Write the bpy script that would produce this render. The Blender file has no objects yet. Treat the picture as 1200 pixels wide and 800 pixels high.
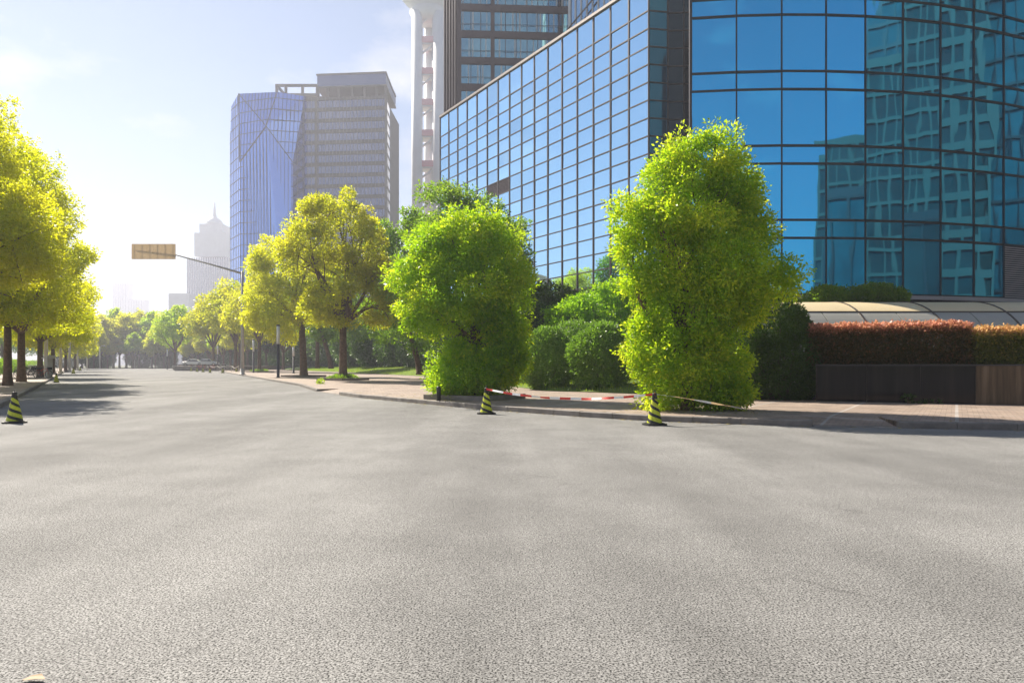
import bpy, bmesh, math, random
import numpy as np
from mathutils import Vector, Matrix
from mathutils.geometry import tessellate_polygon

sc = bpy.context.scene
col = sc.collection
rnd = random.Random(7)
H = 1.3            # eye height
F = 800.0          # focal length in photo pixels (1200 wide)
R = math.radians

def PX(x, Y): return (x - 600.0) / F * Y
def PZ(y, Y): return H + (427.0 - y) / F * Y

# ------------------------------------------------------------------ materials
def mat_new(name):
    m = bpy.data.materials.new(name); m.use_nodes = True
    nt = m.node_tree; b = nt.nodes['Principled BSDF']
    return m, nt, b

def N(nt, typ, **kw):
    n = nt.nodes.new(typ)
    for k, v in kw.items():
        if k in n.inputs.keys(): n.inputs[k].default_value = v
        else: setattr(n, k, v)
    return n

def coords(nt, kind='Object', scale=None, rot=None):
    tc = nt.nodes.new('ShaderNodeTexCoord')
    out = tc.outputs[kind]
    if scale or rot:
        mp = nt.nodes.new('ShaderNodeMapping')
        if scale: mp.inputs['Scale'].default_value = scale
        if rot: mp.inputs['Rotation'].default_value = rot
        nt.links.new(out, mp.inputs[0]); out = mp.outputs[0]
    return out

def ramp(nt, fac, stops):
    r = nt.nodes.new('ShaderNodeValToRGB')
    el = r.color_ramp.elements
    while len(el) < len(stops): el.new(0.5)
    for e, (p, c) in zip(el, stops):
        e.position = p
        e.color = (c, c, c, 1) if isinstance(c, (int, float)) else (*c, 1)
    nt.links.new(fac, r.inputs[0])
    return r.outputs[0]

def mixc(nt, a, b, fac, mode='MIX'):
    m = nt.nodes.new('ShaderNodeMix'); m.data_type = 'RGBA'; m.blend_type = mode
    for sock, v in ((m.inputs[6], a), (m.inputs[7], b)):
        if isinstance(v, (tuple, list)): sock.default_value = (*v[:3], 1)
        else: nt.links.new(v, sock)
    if isinstance(fac, (int, float)): m.inputs[0].default_value = fac
    else: nt.links.new(fac, m.inputs[0])
    return m.outputs[2]

def bump(nt, b, h, strength, dist):
    bp = nt.nodes.new('ShaderNodeBump')
    bp.inputs['Strength'].default_value = strength
    bp.inputs['Distance'].default_value = dist
    nt.links.new(h, bp.inputs['Height'])
    nt.links.new(bp.outputs[0], b.inputs['Normal'])

def noise(nt, co, scale, detail=3, rough=.55):
    n = nt.nodes.new('ShaderNodeTexNoise')
    n.inputs['Scale'].default_value = scale; n.inputs['Detail'].default_value = detail
    n.inputs['Roughness'].default_value = rough
    nt.links.new(co, n.inputs['Vector'])
    return n.outputs['Fac']

def flat(name, c, rough=.6, metal=0.0, var=.15, scale=3.0, spec=.5, bmp=0.0):
    m, nt, b = mat_new(name)
    co = coords(nt)
    f = noise(nt, co, scale, 5, .6)
    lo = tuple(v * (1 - var) for v in c); hi = tuple(min(1, v * (1 + var)) for v in c)
    nt.links.new(ramp(nt, f, [(.3, lo), (.7, hi)]), b.inputs['Base Color'])
    b.inputs['Roughness'].default_value = rough
    b.inputs['Metallic'].default_value = metal
    b.inputs['Specular IOR Level'].default_value = spec
    if bmp: bump(nt, b, noise(nt, co, scale * 8, 4), .5, bmp)
    return m

def asphalt():
    m, nt, b = mat_new('asphalt')
    co = coords(nt)
    co2 = coords(nt, scale=(1.15, .2, 1))
    g = noise(nt, co, 92, 3, .68)
    gm = noise(nt, co, 20, 3, .6)
    vo = nt.nodes.new('ShaderNodeTexVoronoi'); vo.inputs['Scale'].default_value = 140
    nt.links.new(co, vo.inputs['Vector'])
    base = ramp(nt, g, [(.385, (.02, .02, .019)), (.445, (.10, .098, .094)), (.49, (.275, .272, .262)), (.70, (.40, .396, .382))])
    stone = ramp(nt, vo.outputs['Color'], [(.2, .70), (.8, 1.22)])
    base = mixc(nt, base, stone, .75, 'MULTIPLY')
    base = mixc(nt, base, ramp(nt, gm, [(.3, .72), (.65, 1.12)]), .6, 'MULTIPLY')
    big = noise(nt, co2, .35, 5, .6)
    base = mixc(nt, base, ramp(nt, big, [(.34, .70), (.5, .95), (.66, 1.22)]), .85, 'MULTIPLY')
    big2 = noise(nt, co, .9, 4, .6)
    base = mixc(nt, base, ramp(nt, big2, [(.35, .84), (.65, 1.08)]), .8, 'MULTIPLY')
    # a few meandering hairline cracks, broken up
    w = noise(nt, co, .33, 3.5, .55)
    line = ramp(nt, w, [(.4978, 1.0), (.4995, .35), (.5005, .35), (.5022, 1.0)])
    brk = ramp(nt, noise(nt, co, .8, 4), [(.52, 0.0), (.62, .45)])
    base = mixc(nt, base, mixc(nt, base, line, 1.0, 'MULTIPLY'), brk)
    nt.links.new(base, b.inputs['Base Color'])
    b.inputs['Roughness'].default_value = .88
    b.inputs['Specular IOR Level'].default_value = .18
    add = nt.nodes.new('ShaderNodeMath'); add.operation = 'ADD'
    nt.links.new(g, add.inputs[0])
    sb = nt.nodes.new('ShaderNodeMath'); sb.operation = 'MULTIPLY'; sb.inputs[1].default_value = -.7
    nt.links.new(vo.outputs['Distance'], sb.inputs[0]); nt.links.new(sb.outputs[0], add.inputs[1])
    bump(nt, b, add.outputs[0], .35, .004)
    return m

def paving(name, c1, c2, mortar, bw, bh, rot):
    m, nt, b = mat_new(name)
    co = coords(nt, rot=(0, 0, rot))
    br = nt.nodes.new('ShaderNodeTexBrick')
    nt.links.new(co, br.inputs['Vector'])
    br.inputs['Scale'].default_value = 1
    br.inputs['Brick Width'].default_value = bw; br.inputs['Row Height'].default_value = bh
    br.inputs['Mortar Size'].default_value = .006
    br.inputs['Color1'].default_value = (*c1, 1); br.inputs['Color2'].default_value = (*c2, 1)
    br.inputs['Mortar'].default_value = (*mortar, 1)
    # a broader grid of pale setts every 2.4 m
    br2 = nt.nodes.new('ShaderNodeTexBrick'); br2.offset = 0
    nt.links.new(co, br2.inputs['Vector'])
    br2.inputs['Scale'].default_value = 1
    br2.inputs['Brick Width'].default_value = 2.4; br2.inputs['Row Height'].default_value = 2.4
    br2.inputs['Mortar Size'].default_value = .035
    f = noise(nt, coords(nt), 1.3, 6, .65)
    c = mixc(nt, br.outputs['Color'], (.40, .36, .33), br2.outputs['Fac'])
    c = mixc(nt, c, ramp(nt, f, [(.3, .68), (.7, 1.18)]), 1, 'MULTIPLY')
    f2 = noise(nt, coords(nt), 30, 3)
    c = mixc(nt, c, ramp(nt, f2, [(.3, .8), (.7, 1.15)]), .8, 'MULTIPLY')
    nt.links.new(c, b.inputs['Base Color'])
    b.inputs['Roughness'].default_value = .75
    bump(nt, b, br.outputs['Fac'], -.6, .006)
    return m

def leaf(name, cols, tcols, trans=.5, rough=.42):
    """cols: base colours over the leaf-to-leaf variation; tcols: colours of the light let through"""
    m, nt, b = mat_new(name)
    at = nt.nodes.new('ShaderNodeAttribute'); at.attribute_name = 'v'
    oi = nt.nodes.new('ShaderNodeObjectInfo')
    ad = nt.nodes.new('ShaderNodeMath'); ad.operation = 'MULTIPLY_ADD'
    ad.inputs[1].default_value = .16
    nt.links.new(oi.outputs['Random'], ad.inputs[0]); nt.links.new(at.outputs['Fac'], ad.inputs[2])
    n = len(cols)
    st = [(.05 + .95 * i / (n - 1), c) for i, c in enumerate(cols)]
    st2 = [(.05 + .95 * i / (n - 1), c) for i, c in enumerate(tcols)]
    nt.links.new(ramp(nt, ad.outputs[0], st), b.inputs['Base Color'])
    b.inputs['Roughness'].default_value = rough
    b.inputs['Specular IOR Level'].default_value = .35
    t = nt.nodes.new('ShaderNodeBsdfTranslucent')
    nt.links.new(ramp(nt, ad.outputs[0], st2), t.inputs['Color'])
    mx = nt.nodes.new('ShaderNodeMixShader'); mx.inputs[0].default_value = trans
    nt.links.new(b.outputs[0], mx.inputs[1]); nt.links.new(t.outputs[0], mx.inputs[2])
    nt.links.new(mx.outputs[0], nt.nodes['Material Output'].inputs['Surface'])
    return m

def glass(name, tint, rough=.02, dark=(.01, .02, .03), refl=.85, wav=.004, wscale=.8, edge=None):
    m, nt, b = mat_new(name)
    b.inputs['Base Color'].default_value = (*tint, 1)
    b.inputs['Metallic'].default_value = 1
    b.inputs['Roughness'].default_value = rough
    if edge: b.inputs['Specular Tint'].default_value = (*edge, 1)
    ge = nt.nodes.new('ShaderNodeNewGeometry')
    vr_ = ramp(nt, ge.outputs['Random Per Island'], [(0, .86), (1, 1.08)])
    nt.links.new(mixc(nt, tint, vr_, 1, 'MULTIPLY'), b.inputs['Base Color'])
    h = noise(nt, coords(nt, scale=(1, 1, .35)), wscale, 1.5, .5)
    bp = nt.nodes.new('ShaderNodeBump'); bp.inputs['Strength'].default_value = 1; bp.inputs['Distance'].default_value = wav
    nt.links.new(h, bp.inputs['Height']); nt.links.new(bp.outputs[0], b.inputs['Normal'])
    d = nt.nodes.new('ShaderNodeBsdfPrincipled')
    d.inputs['Base Color'].default_value = (*dark, 1); d.inputs['Roughness'].default_value = .1
    mx = nt.nodes.new('ShaderNodeMixShader'); mx.inputs[0].default_value = refl
    nt.links.new(d.outputs[0], mx.inputs[1]); nt.links.new(b.outputs[0], mx.inputs[2])
    nt.links.new(mx.outputs[0], nt.nodes['Material Output'].inputs['Surface'])
    return m

def cone_stripes():
    m, nt, b = mat_new('cone_stripes')
    co = coords(nt)
    sp = nt.nodes.new('ShaderNodeSeparateXYZ'); nt.links.new(co, sp.inputs[0])
    at = nt.nodes.new('ShaderNodeMath'); at.operation = 'ARCTAN2'
    nt.links.new(sp.outputs['X'], at.inputs[0]); nt.links.new(sp.outputs['Y'], at.inputs[1])
    a = nt.nodes.new('ShaderNodeMath'); a.operation = 'MULTIPLY'; a.inputs[1].default_value = -2 / (2 * math.pi)
    nt.links.new(at.outputs[0], a.inputs[0])
    z = nt.nodes.new('ShaderNodeMath'); z.operation = 'MULTIPLY_ADD'; z.inputs[1].default_value = 1 / .155
    nt.links.new(sp.outputs['Z'], z.inputs[0]); nt.links.new(a.outputs[0], z.inputs[2])
    f = nt.nodes.new('ShaderNodeMath'); f.operation = 'FRACT'; nt.links.new(z.outputs[0], f.inputs[0])
    g = nt.nodes.new('ShaderNodeMath'); g.operation = 'GREATER_THAN'; g.inputs[1].default_value = .43
    nt.links.new(f.outputs[0], g.inputs[0])
    dirt = noise(nt, co, 18, 5, .7)
    c = mixc(nt, (.018, .018, .016), (.62, .66, .03), g.outputs[0])
    c = mixc(nt, c, ramp(nt, dirt, [(.35, .6), (.6, 1.0)]), .8, 'MULTIPLY')
    nt.links.new(c, b.inputs['Base Color']); b.inputs['Roughness'].default_value = .45
    return m

M = {}
M['asphalt'] = asphalt()
ROT = math.atan2(.546, .838)
M['paving'] = paving('paving', (.38, .29, .225), (.29, .22, .175), (.12, .10, .085), .22, .11, ROT)
M['kerb'] = flat('kerb_stone', (.20, .18, .16), .8, var=.35, scale=2.2, bmp=.004)
M['ground'] = flat('ground_earth', (.10, .11, .05), .9, var=.3, scale=.6)
M['soil'] = flat('soil', (.08, .055, .035), .95, var=.35, scale=6, bmp=.02)
M['lawn'] = flat('lawn_turf', (.11, .17, .02), .9, var=.35, scale=1.5, bmp=.02)
M['bark'] = flat('bark', (.15, .10, .065), .9, var=.45, scale=6, bmp=.03)
M['glassblue'] = glass('blue_glass', (.09, .62, 1.0), dark=(.01, .05, .09), refl=.88, wav=.011, wscale=.55)
M['glasswing'] = glass('cyan_glass', (.42, .69, .92), dark=(.02, .08, .12), refl=.92, wav=.005, wscale=.5)
M['glassdark'] = glass('dark_glass', (.10, .20, .30), dark=(.004, .01, .016), refl=.7, wav=.006)
M['glassteal'] = glass('teal_glass', (.30, .62, .70), dark=(.02, .06, .07), refl=.7, wav=.012)
M['glassviolet'] = glass('violet_glass', (.22, .42, .95), dark=(.02, .03, .12), refl=.85, wav=.01)
M['glassgrey'] = glass('grey_glass', (.28, .31, .42), dark=(.03, .03, .06), refl=.7, wav=.01)
M['glassgreen'] = glass('green_glass', (.08, .40, .36), dark=(.005, .04, .04), refl=.6, wav=.01)
M['mullion'] = flat('mullion_metal', (.10, .085, .08), .45, .3, var=.1)
M['mullion_dark'] = flat('mullion_dark', (.03, .03, .035), .4, .3, var=.1)
M['body'] = flat('inner_wall', (.02, .025, .03), .8)
M['coping'] = flat('coping', (.42, .36, .32), .5, .2)
M['brownmetal'] = flat('brown_cladding', (.075, .05, .052), .45, .2, var=.12)
M['darkteal'] = flat('dark_teal_window', (.012, .07, .085), .15, var=.5, scale=.15)
M['darkwin'] = flat('dark_window', (.012, .03, .03), .12, var=.5, scale=.15)
M['towerstone'] = flat('tower_stone', (.20, .175, .16), .75, var=.08, scale=.2)
M['mirrorstone'] = flat('grey_green_stone', (.052, .056, .05), .7, var=.1, scale=.3)
M['whiteconc'] = flat('white_concrete', (.62, .64, .66), .7, var=.06, scale=.2)
M['greyconc'] = flat('grey_concrete', (.36, .33, .33), .75, var=.08, scale=.2)
M['pink'] = flat('pink_cladding', (.62, .30, .34), .6)
M['granite'] = flat('polished_granite', (.010, .009, .012), .05, var=.5, scale=40, spec=.4)
M['granite2'] = flat('brown_granite', (.11, .075, .045), .10, var=.4, scale=3, spec=.35)
def streaky(name, cols, rough):
    m, nt, b = mat_new(name)
    f = noise(nt, coords(nt, scale=(5, 5, .35)), 1.0, 5, .6)
    c = ramp(nt, f, [(.3, cols[0]), (.5, cols[1]), (.7, cols[2])])
    f2 = noise(nt, coords(nt), 90, 3)
    nt.links.new(mixc(nt, c, ramp(nt, f2, [(.35, .6), (.65, 1.3)]), .6, 'MULTIPLY'), b.inputs['Base Color'])
    b.inputs['Roughness'].default_value = rough; b.inputs['Specular IOR Level'].default_value = .22
    return m
M['granite'] = streaky('polished_granite', [(.006, .006, .008), (.012, .011, .013), (.022, .02, .02)], .04)
M['granite2'] = streaky('brown_granite', [(.05, .035, .022), (.10, .07, .045), (.17, .125, .085)], .1)
M['cream'] = flat('cream_panel', (.66, .54, .33), .45, var=.05, scale=1)
M['greypanel'] = flat('grey_panel', (.34, .33, .29), .35, .1, var=.06, scale=1)
M['rib'] = flat('dark_rib', (.06, .045, .035), .5)
M['plaster'] = flat('podium_render', (.40, .37, .33), .8)
M['cone'] = cone_stripes()
M['rubber'] = flat('black_rubber', (.018, .018, .018), .6, var=.3, scale=10)
M['red'] = flat('red_plastic', (.65, .035, .02), .5, var=.08)
M['white'] = flat('white_plastic', (.78, .78, .76), .5, var=.05)
M['steel'] = flat('galvanised_steel', (.42, .40, .38), .5, .4, var=.15)
M['blackpaint'] = flat('black_paint', (.02, .02, .022), .4, var=.2)
M['palepost'] = flat('pale_stone', (.55, .52, .46), .7, var=.12)
M['board'] = leaf('board_sheet', [(.6, .5, .38), (.62, .52, .4)], [(.8, .68, .5), (.8, .68, .5)], .5)
M['carpaint'] = flat('white_car_paint', (.85, .86, .87), .15, var=.02)
M['carglass'] = flat('car_glass', (.02, .025, .03), .06, spec=.8)
M['rail'] = flat('rail_metal', (.25, .2, .17), .5, .5)
YG = [(.10, .20, .010), (.21, .33, .012), (.52, .54, .03)]
YT = [(.34, .66, .01), (.66, .92, .015), (.98, 1.0, .05)]
M['leaf_young'] = leaf('leaf_young', YG, YT, .52)
M['leaf_gold'] = leaf('leaf_gold', [(.14, .17, .008), (.27, .28, .010), (.46, .42, .018)],
                      [(.52, .64, .01), (.82, .84, .012), (1.0, .93, .04)], .58)
M['leaf_lime'] = leaf('leaf_lime', [(.16, .21, .008), (.30, .33, .010), (.48, .46, .018)],
                      [(.60, .74, .01), (.92, .93, .012), (1.0, .98, .04)], .6)
M['leaf_mid'] = leaf('leaf_mid', [(.055, .11, .014), (.09, .16, .018), (.14, .21, .02)],
                     [(.18, .42, .015), (.34, .58, .02), (.55, .72, .03)], .48)
M['leaf_vivid'] = leaf('leaf_vivid', [(.08, .20, .012), (.15, .31, .012), (.25, .40, .016)],
                      [(.24, .58, .01), (.42, .76, .01), (.60, .85, .02)], .5)
M['leaf_dark'] = leaf('leaf_dark', [(.025, .062, .012), (.045, .095, .018), (.085, .14, .022)],
                      [(.06, .16, .01), (.12, .26, .015), (.2, .34, .02)], .35)
M['leaf_shrub'] = leaf('leaf_shrub', [(.10, .18, .035), (.18, .29, .055), (.30, .42, .10)],
                      [(.16, .36, .02), (.26, .48, .03), (.40, .58, .04)], .38)
M['leaf_red'] = leaf('leaf_red', [(.05, .065, .012), (.17, .095, .032), (.72, .32, .22)],
                     [(.10, .14, .02), (.32, .20, .04), (.9, .46, .30)], .42)
M['leaf_amber'] = leaf('leaf_amber', [(.05, .09, .012), (.20, .20, .03), (.62, .36, .16)],
                       [(.15, .25, .02), (.5, .45, .04), (.95, .6, .28)], .42)
M['leaf_dry'] = flat('dry_leaf', (.26, .13, .02), .6, var=.2, scale=20)
M['grassblade'] = leaf('grass_blade', [(.09, .17, .015), (.15, .24, .02), (.24, .32, .03)],
                       [(.28, .52, .02), (.45, .66, .02), (.6, .75, .03)], .4)

# ------------------------------------------------------------------ mesh helpers
class MB:
    def __init__(s): s.v = []; s.f = []; s.mi = []
    def add(s, vs, fs, mi=0):
        o = len(s.v); s.v += [tuple(p) for p in vs]
        s.f += [tuple(i + o for i in f) for f in fs]; s.mi += [mi] * len(fs)
    def box(s, x0, x1, y0, y1, z0, z1, mi=0, mtx=None):
        vs = [Vector(p) for p in ((x0, y0, z0), (x1, y0, z0), (x1, y1, z0), (x0, y1, z0),
                                  (x0, y0, z1), (x1, y0, z1), (x1, y1, z1), (x0, y1, z1))]
        if mtx: vs = [mtx @ v for v in vs]
        s.add(vs, [(0, 3, 2, 1), (4, 5, 6, 7), (0, 1, 5, 4), (1, 2, 6, 5), (2, 3, 7, 6), (3, 0, 4, 7)], mi)
    def bar(s, p, q, w, d, n, mi=0):
        """box from p to q, w wide, standing d proud along n"""
        p = Vector(p); q = Vector(q); n = Vector(n).normalized()
        a = (q - p).normalized(); u = a.cross(n).normalized() * (w / 2)
        back = n * (-.02)
        vs = [p - u + back, p + u + back, p + u + n * d, p - u + n * d,
              q - u + back, q + u + back, q + u + n * d, q - u + n * d]
        s.add(vs, [(0, 1, 2, 3), (7, 6, 5, 4), (0, 4, 5, 1), (1, 5, 6, 2), (2, 6, 7, 3), (3, 7, 4, 0)], mi)
    def tube(s, pts, rads, seg=8, mi=0, cap=True):
        pts = [Vector(p) for p in pts]
        if isinstance(rads, (int, float)): rads = [rads] * len(pts)
        o = len(s.v); ref = None
        for i, p in enumerate(pts):
            a = (pts[min(i + 1, len(pts) - 1)] - pts[max(i - 1, 0)]).normalized()
            if ref is None: ref = Vector((1, 0, 0)) if abs(a.x) < .8 else Vector((0, 1, 0))
            u = (ref - a * ref.dot(a)).normalized(); ref = u
            w = a.cross(u)
            for k in range(seg):
                t = 2 * math.pi * k / seg
                s.v.append(tuple(p + (u * math.cos(t) + w * math.sin(t)) * rads[i]))
        for i in range(len(pts) - 1):
            for k in range(seg):
                a0 = o + i * seg + k; a1 = o + i * seg + (k + 1) % seg
                s.f.append((a0, a1, a1 + seg, a0 + seg)); s.mi.append(mi)
        if cap:
            s.f.append(tuple(o + k for k in reversed(range(seg)))); s.mi.append(mi)
            e = o + (len(pts) - 1) * seg
            s.f.append(tuple(e + k for k in range(seg))); s.mi.append(mi)
    def lathe(s, prof, c=(0, 0, 0), seg=20, mi=0):
        s.tube([(c[0], c[1], c[2] + z) for r, z in prof], [max(r, .0005) for r, z in prof], seg, mi)
    def prism(s, poly, z0, z1, mi=0):
        n = len(poly)
        area = sum(poly[i][0] * poly[(i + 1) % n][1] - poly[(i + 1) % n][0] * poly[i][1] for i in range(n))
        if area < 0: poly = list(reversed(poly))
        vs = [(x, y, z0) for x, y in poly] + [(x, y, z1) for x, y in poly]
        fs = [(i, (i + 1) % n, (i + 1) % n + n, i + n) for i in range(n)]
        for t in tessellate_polygon([[Vector((x, y, 0)) for x, y in poly]]):
            a, b_, c_ = t
            ar = ((poly[b_][0] - poly[a][0]) * (poly[c_][1] - poly[a][1]) - (poly[c_][0] - poly[a][0]) * (poly[b_][1] - poly[a][1]))
            if ar < 0: t = (a, c_, b_)
            fs.append(tuple(i + n for i in t)); fs.append(tuple(reversed(t)))
        s.add(vs, fs, mi)
    def build(s, name, mats, parent=None, smooth=False, origin=None):
        me = bpy.data.meshes.new(name)
        vs = s.v
        if origin: vs = [(x - origin[0], y - origin[1], z - origin[2]) for x, y, z in vs]
        me.from_pydata(vs, [], s.f)
        if not isinstance(mats, (list, tuple)): mats = [mats]
        for m in mats: me.materials.append(m)
        if len(mats) > 1: me.polygons.foreach_set('material_index', s.mi)
        if smooth: me.polygons.foreach_set('use_smooth', [True] * len(me.polygons))
        me.update()
        o = bpy.data.objects.new(name, me); col.objects.link(o)
        if parent: o.parent = parent
        if origin: o.location = origin
        return o

def tag(o, label=None, cat=None, group=None, kind=None):
    if label: o['label'] = label
    if cat: o['category'] = cat
    if group: o['group'] = group
    if kind: o['kind'] = kind
    return o

def empty(name, loc=(0, 0, 0), rz=0, label=None, cat=None, group=None):
    o = bpy.data.objects.new(name, None); col.objects.link(o)
    o.empty_display_size = .2
    o.location = loc; o.rotation_euler = (0, 0, rz)
    return tag(o, label, cat, group)

def children(o): return [c for c in kids.get(o.name, [])]
def copy_tree(o, parent=None):
    c = o.copy(); col.objects.link(c)
    if parent: c.parent = parent
    for ch in list(o.children): copy_tree(ch, c)
    return c

def copy_thing(o, loc, rz=0, scale=1, label=None, cat=None, group=None):
    bpy.context.view_layer.update()
    c = copy_tree(o)
    c.location = loc; c.rotation_euler = (0, 0, rz); c.scale = (scale,) * 3
    tag(c, label, cat, group)
    return c

# ------------------------------------------------------------------ foliage
def foliage_arrays(blobs, n, L, seed, tuft=.3, per=14, droop=.25, inner=.2, lump=.14, box=False, young=0.0, wid=.24, cl=None):
    rng = np.random.default_rng(seed)
    B = np.array(blobs, float)                       # cx cy cz rx ry rz
    w = (B[:, 3] * B[:, 4] * B[:, 5]) ** (2 / 3); w /= w.sum()
    nt = max(4, n // per)
    idx = rng.choice(len(B), nt * 2, p=w)
    d = rng.normal(size=(nt * 2, 3)); d /= np.linalg.norm(d, axis=1)[:, None]
    C = B[idx, :3]; RR = B[idx, 3:]
    if box:
        # rounded box: push direction out to the faces
        m = np.abs(d).max(axis=1)[:, None]
        d2 = d / m
        d2 = np.sign(d2) * np.abs(d2) ** .75
    else: d2 = d
    r = 1 - np.abs(rng.normal(size=nt * 2)) * .09
    inn = rng.random(nt * 2) < inner
    r[inn] = rng.uniform(.35, .88, inn.sum())
    ph = rng.uniform(0, 6.28, (len(B), 6))
    lm = (np.sin(d[:, 0] * 5.1 + ph[idx, 0]) * np.sin(d[:, 1] * 4.3 + ph[idx, 1]) + np.sin(d[:, 2] * 5.7 + ph[idx, 2]) * .7
          + np.sin(d[:, 0] * 11 + ph[idx, 3]) * np.sin(d[:, 2] * 12 + ph[idx, 4]) * .6)
    r = r * (1 + lump * lm)
    P = C + d2 * r[:, None] * RR
    keep = np.ones(len(P), bool)
    for k in range(len(B)):
        q = np.linalg.norm((P - B[k, :3]) / B[k, 3:], axis=1)
        keep &= ~((q < .72) & (idx != k) & ~inn)
    inn = inn[keep][:nt]
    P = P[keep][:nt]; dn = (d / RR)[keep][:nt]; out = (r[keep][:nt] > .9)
    nt = len(P)
    cv_ = np.zeros(nt)
    if cl:
        # gather the tufts into separate boughs with gaps between them
        rad = float((B[:, 3:].prod(1) ** (1 / 3) * w).sum())
        area = float((4 * math.pi * (B[:, 3:].prod(1) ** (2 / 3))).sum()) * .62
        K = int(max(8, area / (cl * cl * 3.0)))
        oi_ = np.where(~inn)[0]
        ck = rng.choice(oi_, min(K, len(oi_)), replace=False)
        own = rng.integers(0, len(ck), nt)
        own[inn] = -1
        m = own >= 0
        cc_ = P[ck[own[m]]]; cn = dn[ck[own[m]]]; cn = cn / np.linalg.norm(cn, axis=1)[:, None]
        sz = (rng.uniform(.6, 1.35, len(ck)))[own[m]][:, None] * cl
        q = rng.normal(size=(m.sum(), 3)); q /= np.linalg.norm(q, axis=1)[:, None]
        q[:, 2] = np.where(q[:, 2] < 0, q[:, 2] * .45, q[:, 2] * .85)
        P[m] = cc_ - cn * cl * .5 + q * sz * rng.random((m.sum(), 1)) ** .35
        dn[m] = cn * .5 + q
        cv_[m] = rng.uniform(-.24, .24, len(ck))[own[m]]
    dn /= np.linalg.norm(dn, axis=1)[:, None]
    P = np.repeat(P, per, 0); dn = np.repeat(dn, per, 0)
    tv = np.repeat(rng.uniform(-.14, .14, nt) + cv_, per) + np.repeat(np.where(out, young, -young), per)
    n = len(P)
    e = dn * .55 + rng.normal(size=(n, 3)) * .62 + np.array([0, 0, .22])
    e /= np.linalg.norm(e, axis=1)[:, None]
    p0 = P + e * (tuft * rng.random((n, 1)) ** .6)
    a = e + rng.normal(size=(n, 3)) * .5 - np.array([0, 0, droop])
    a /= np.linalg.norm(a, axis=1)[:, None]
    s = np.cross(a, rng.normal(size=(n, 3))); s /= np.linalg.norm(s, axis=1)[:, None]
    nn = np.cross(a, s)
    l = L * rng.uniform(.65, 1.25, (n, 1))
    V = np.empty((n, 4, 3), np.float32)
    V[:, 0] = p0
    V[:, 1] = p0 + a * l * .45 + s * l * wid + nn * l * .06
    V[:, 2] = p0 + a * l - nn * l * .05
    V[:, 3] = p0 + a * l * .45 - s * l * wid + nn * l * .06
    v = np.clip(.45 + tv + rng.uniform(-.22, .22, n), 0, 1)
    return V.reshape(-1, 3), np.repeat(v, 4)

def leaf_object(name, V, v, mat, parent=None):
    n = len(V) // 4
    me = bpy.data.meshes.new(name)
    me.vertices.add(len(V)); me.vertices.foreach_set('co', V.astype(np.float32).ravel())
    me.loops.add(len(V)); me.loops.foreach_set('vertex_index', np.arange(len(V), dtype=np.int32))
    me.polygons.add(n); me.polygons.foreach_set('loop_start', np.arange(0, len(V), 4, dtype=np.int32))
    me.polygons.foreach_set('loop_total', np.full(n, 4, np.int32))
    me.materials.append(mat)
    a = me.attributes.new('v', 'FLOAT', 'POINT'); a.data.foreach_set('value', v.astype(np.float32))
    me.update(calc_edges=True)
    o = bpy.data.objects.new(name, me); col.objects.link(o)
    if parent: o.parent = parent
    return o

def limb(mb, p, q, r0, r1, rg, bend=.15, seg=7):
    p = Vector(p); q = Vector(q); L = (q - p).length
    pts = []; rr = []
    off = Vector((rg.uniform(-1, 1), rg.uniform(-1, 1), rg.uniform(-.3, .8))) * bend * L
    for i in range(6):
        t = i / 5
        pts.append(p.lerp(q, t) + off * math.sin(math.pi * t)); rr.append(r0 + (r1 - r0) * t)
    mb.tube(pts, rr, seg)
    return pts

def make_tree(name, loc, blobs, trunk_h, trunk_r, n, L, seed, mat, label, cat='tree', group=None, lean=(0, 0), twigs=26, **kw):
    """blobs and trunk in metres relative to the base"""
    root = empty(name, loc, 0, label, cat, group)
    rg = random.Random(seed)
    mb = MB()
    fork = Vector((lean[0], lean[1], trunk_h))
    pts = [Vector((0, 0, -.15)), Vector((0, 0, .05)), Vector((lean[0] * .12, lean[1] * .12, trunk_h * .2)),
           Vector((lean[0] * .5, lean[1] * .5, trunk_h * .6)), fork]
    mb.tube(pts, [trunk_r * 1.55, trunk_r * 1.3, trunk_r, trunk_r * .9, trunk_r * .82], 12)
    arr = sorted(blobs, key=lambda b: -b[5])
    for b in blobs:
        c = Vector(b[:3])
        if c.z < trunk_h * .6: continue
        ps = limb(mb, fork - Vector((0, 0, .1)), c + Vector((0, 0, b[5] * .35)), trunk_r * .62, trunk_r * .14, rg)
        for k in range(max(3, twigs // len(blobs))):
            st = ps[rg.randint(2, 5)]
            dr = Vector((rg.gauss(0, 1), rg.gauss(0, 1), rg.gauss(.3, .8))).normalized()
            en = c + Vector((dr.x * b[3], dr.y * b[4], dr.z * b[5])) * .85
            limb(mb, st, en, trunk_r * .2, trunk_r * .05, rg, .12, 5)
    mb.build('trunk', M['bark'], root, smooth=True)
    V, v = foliage_arrays(blobs, n, L, seed, **kw)
    leaf_object('crown', V, v, M[mat], root)
    return root

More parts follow.
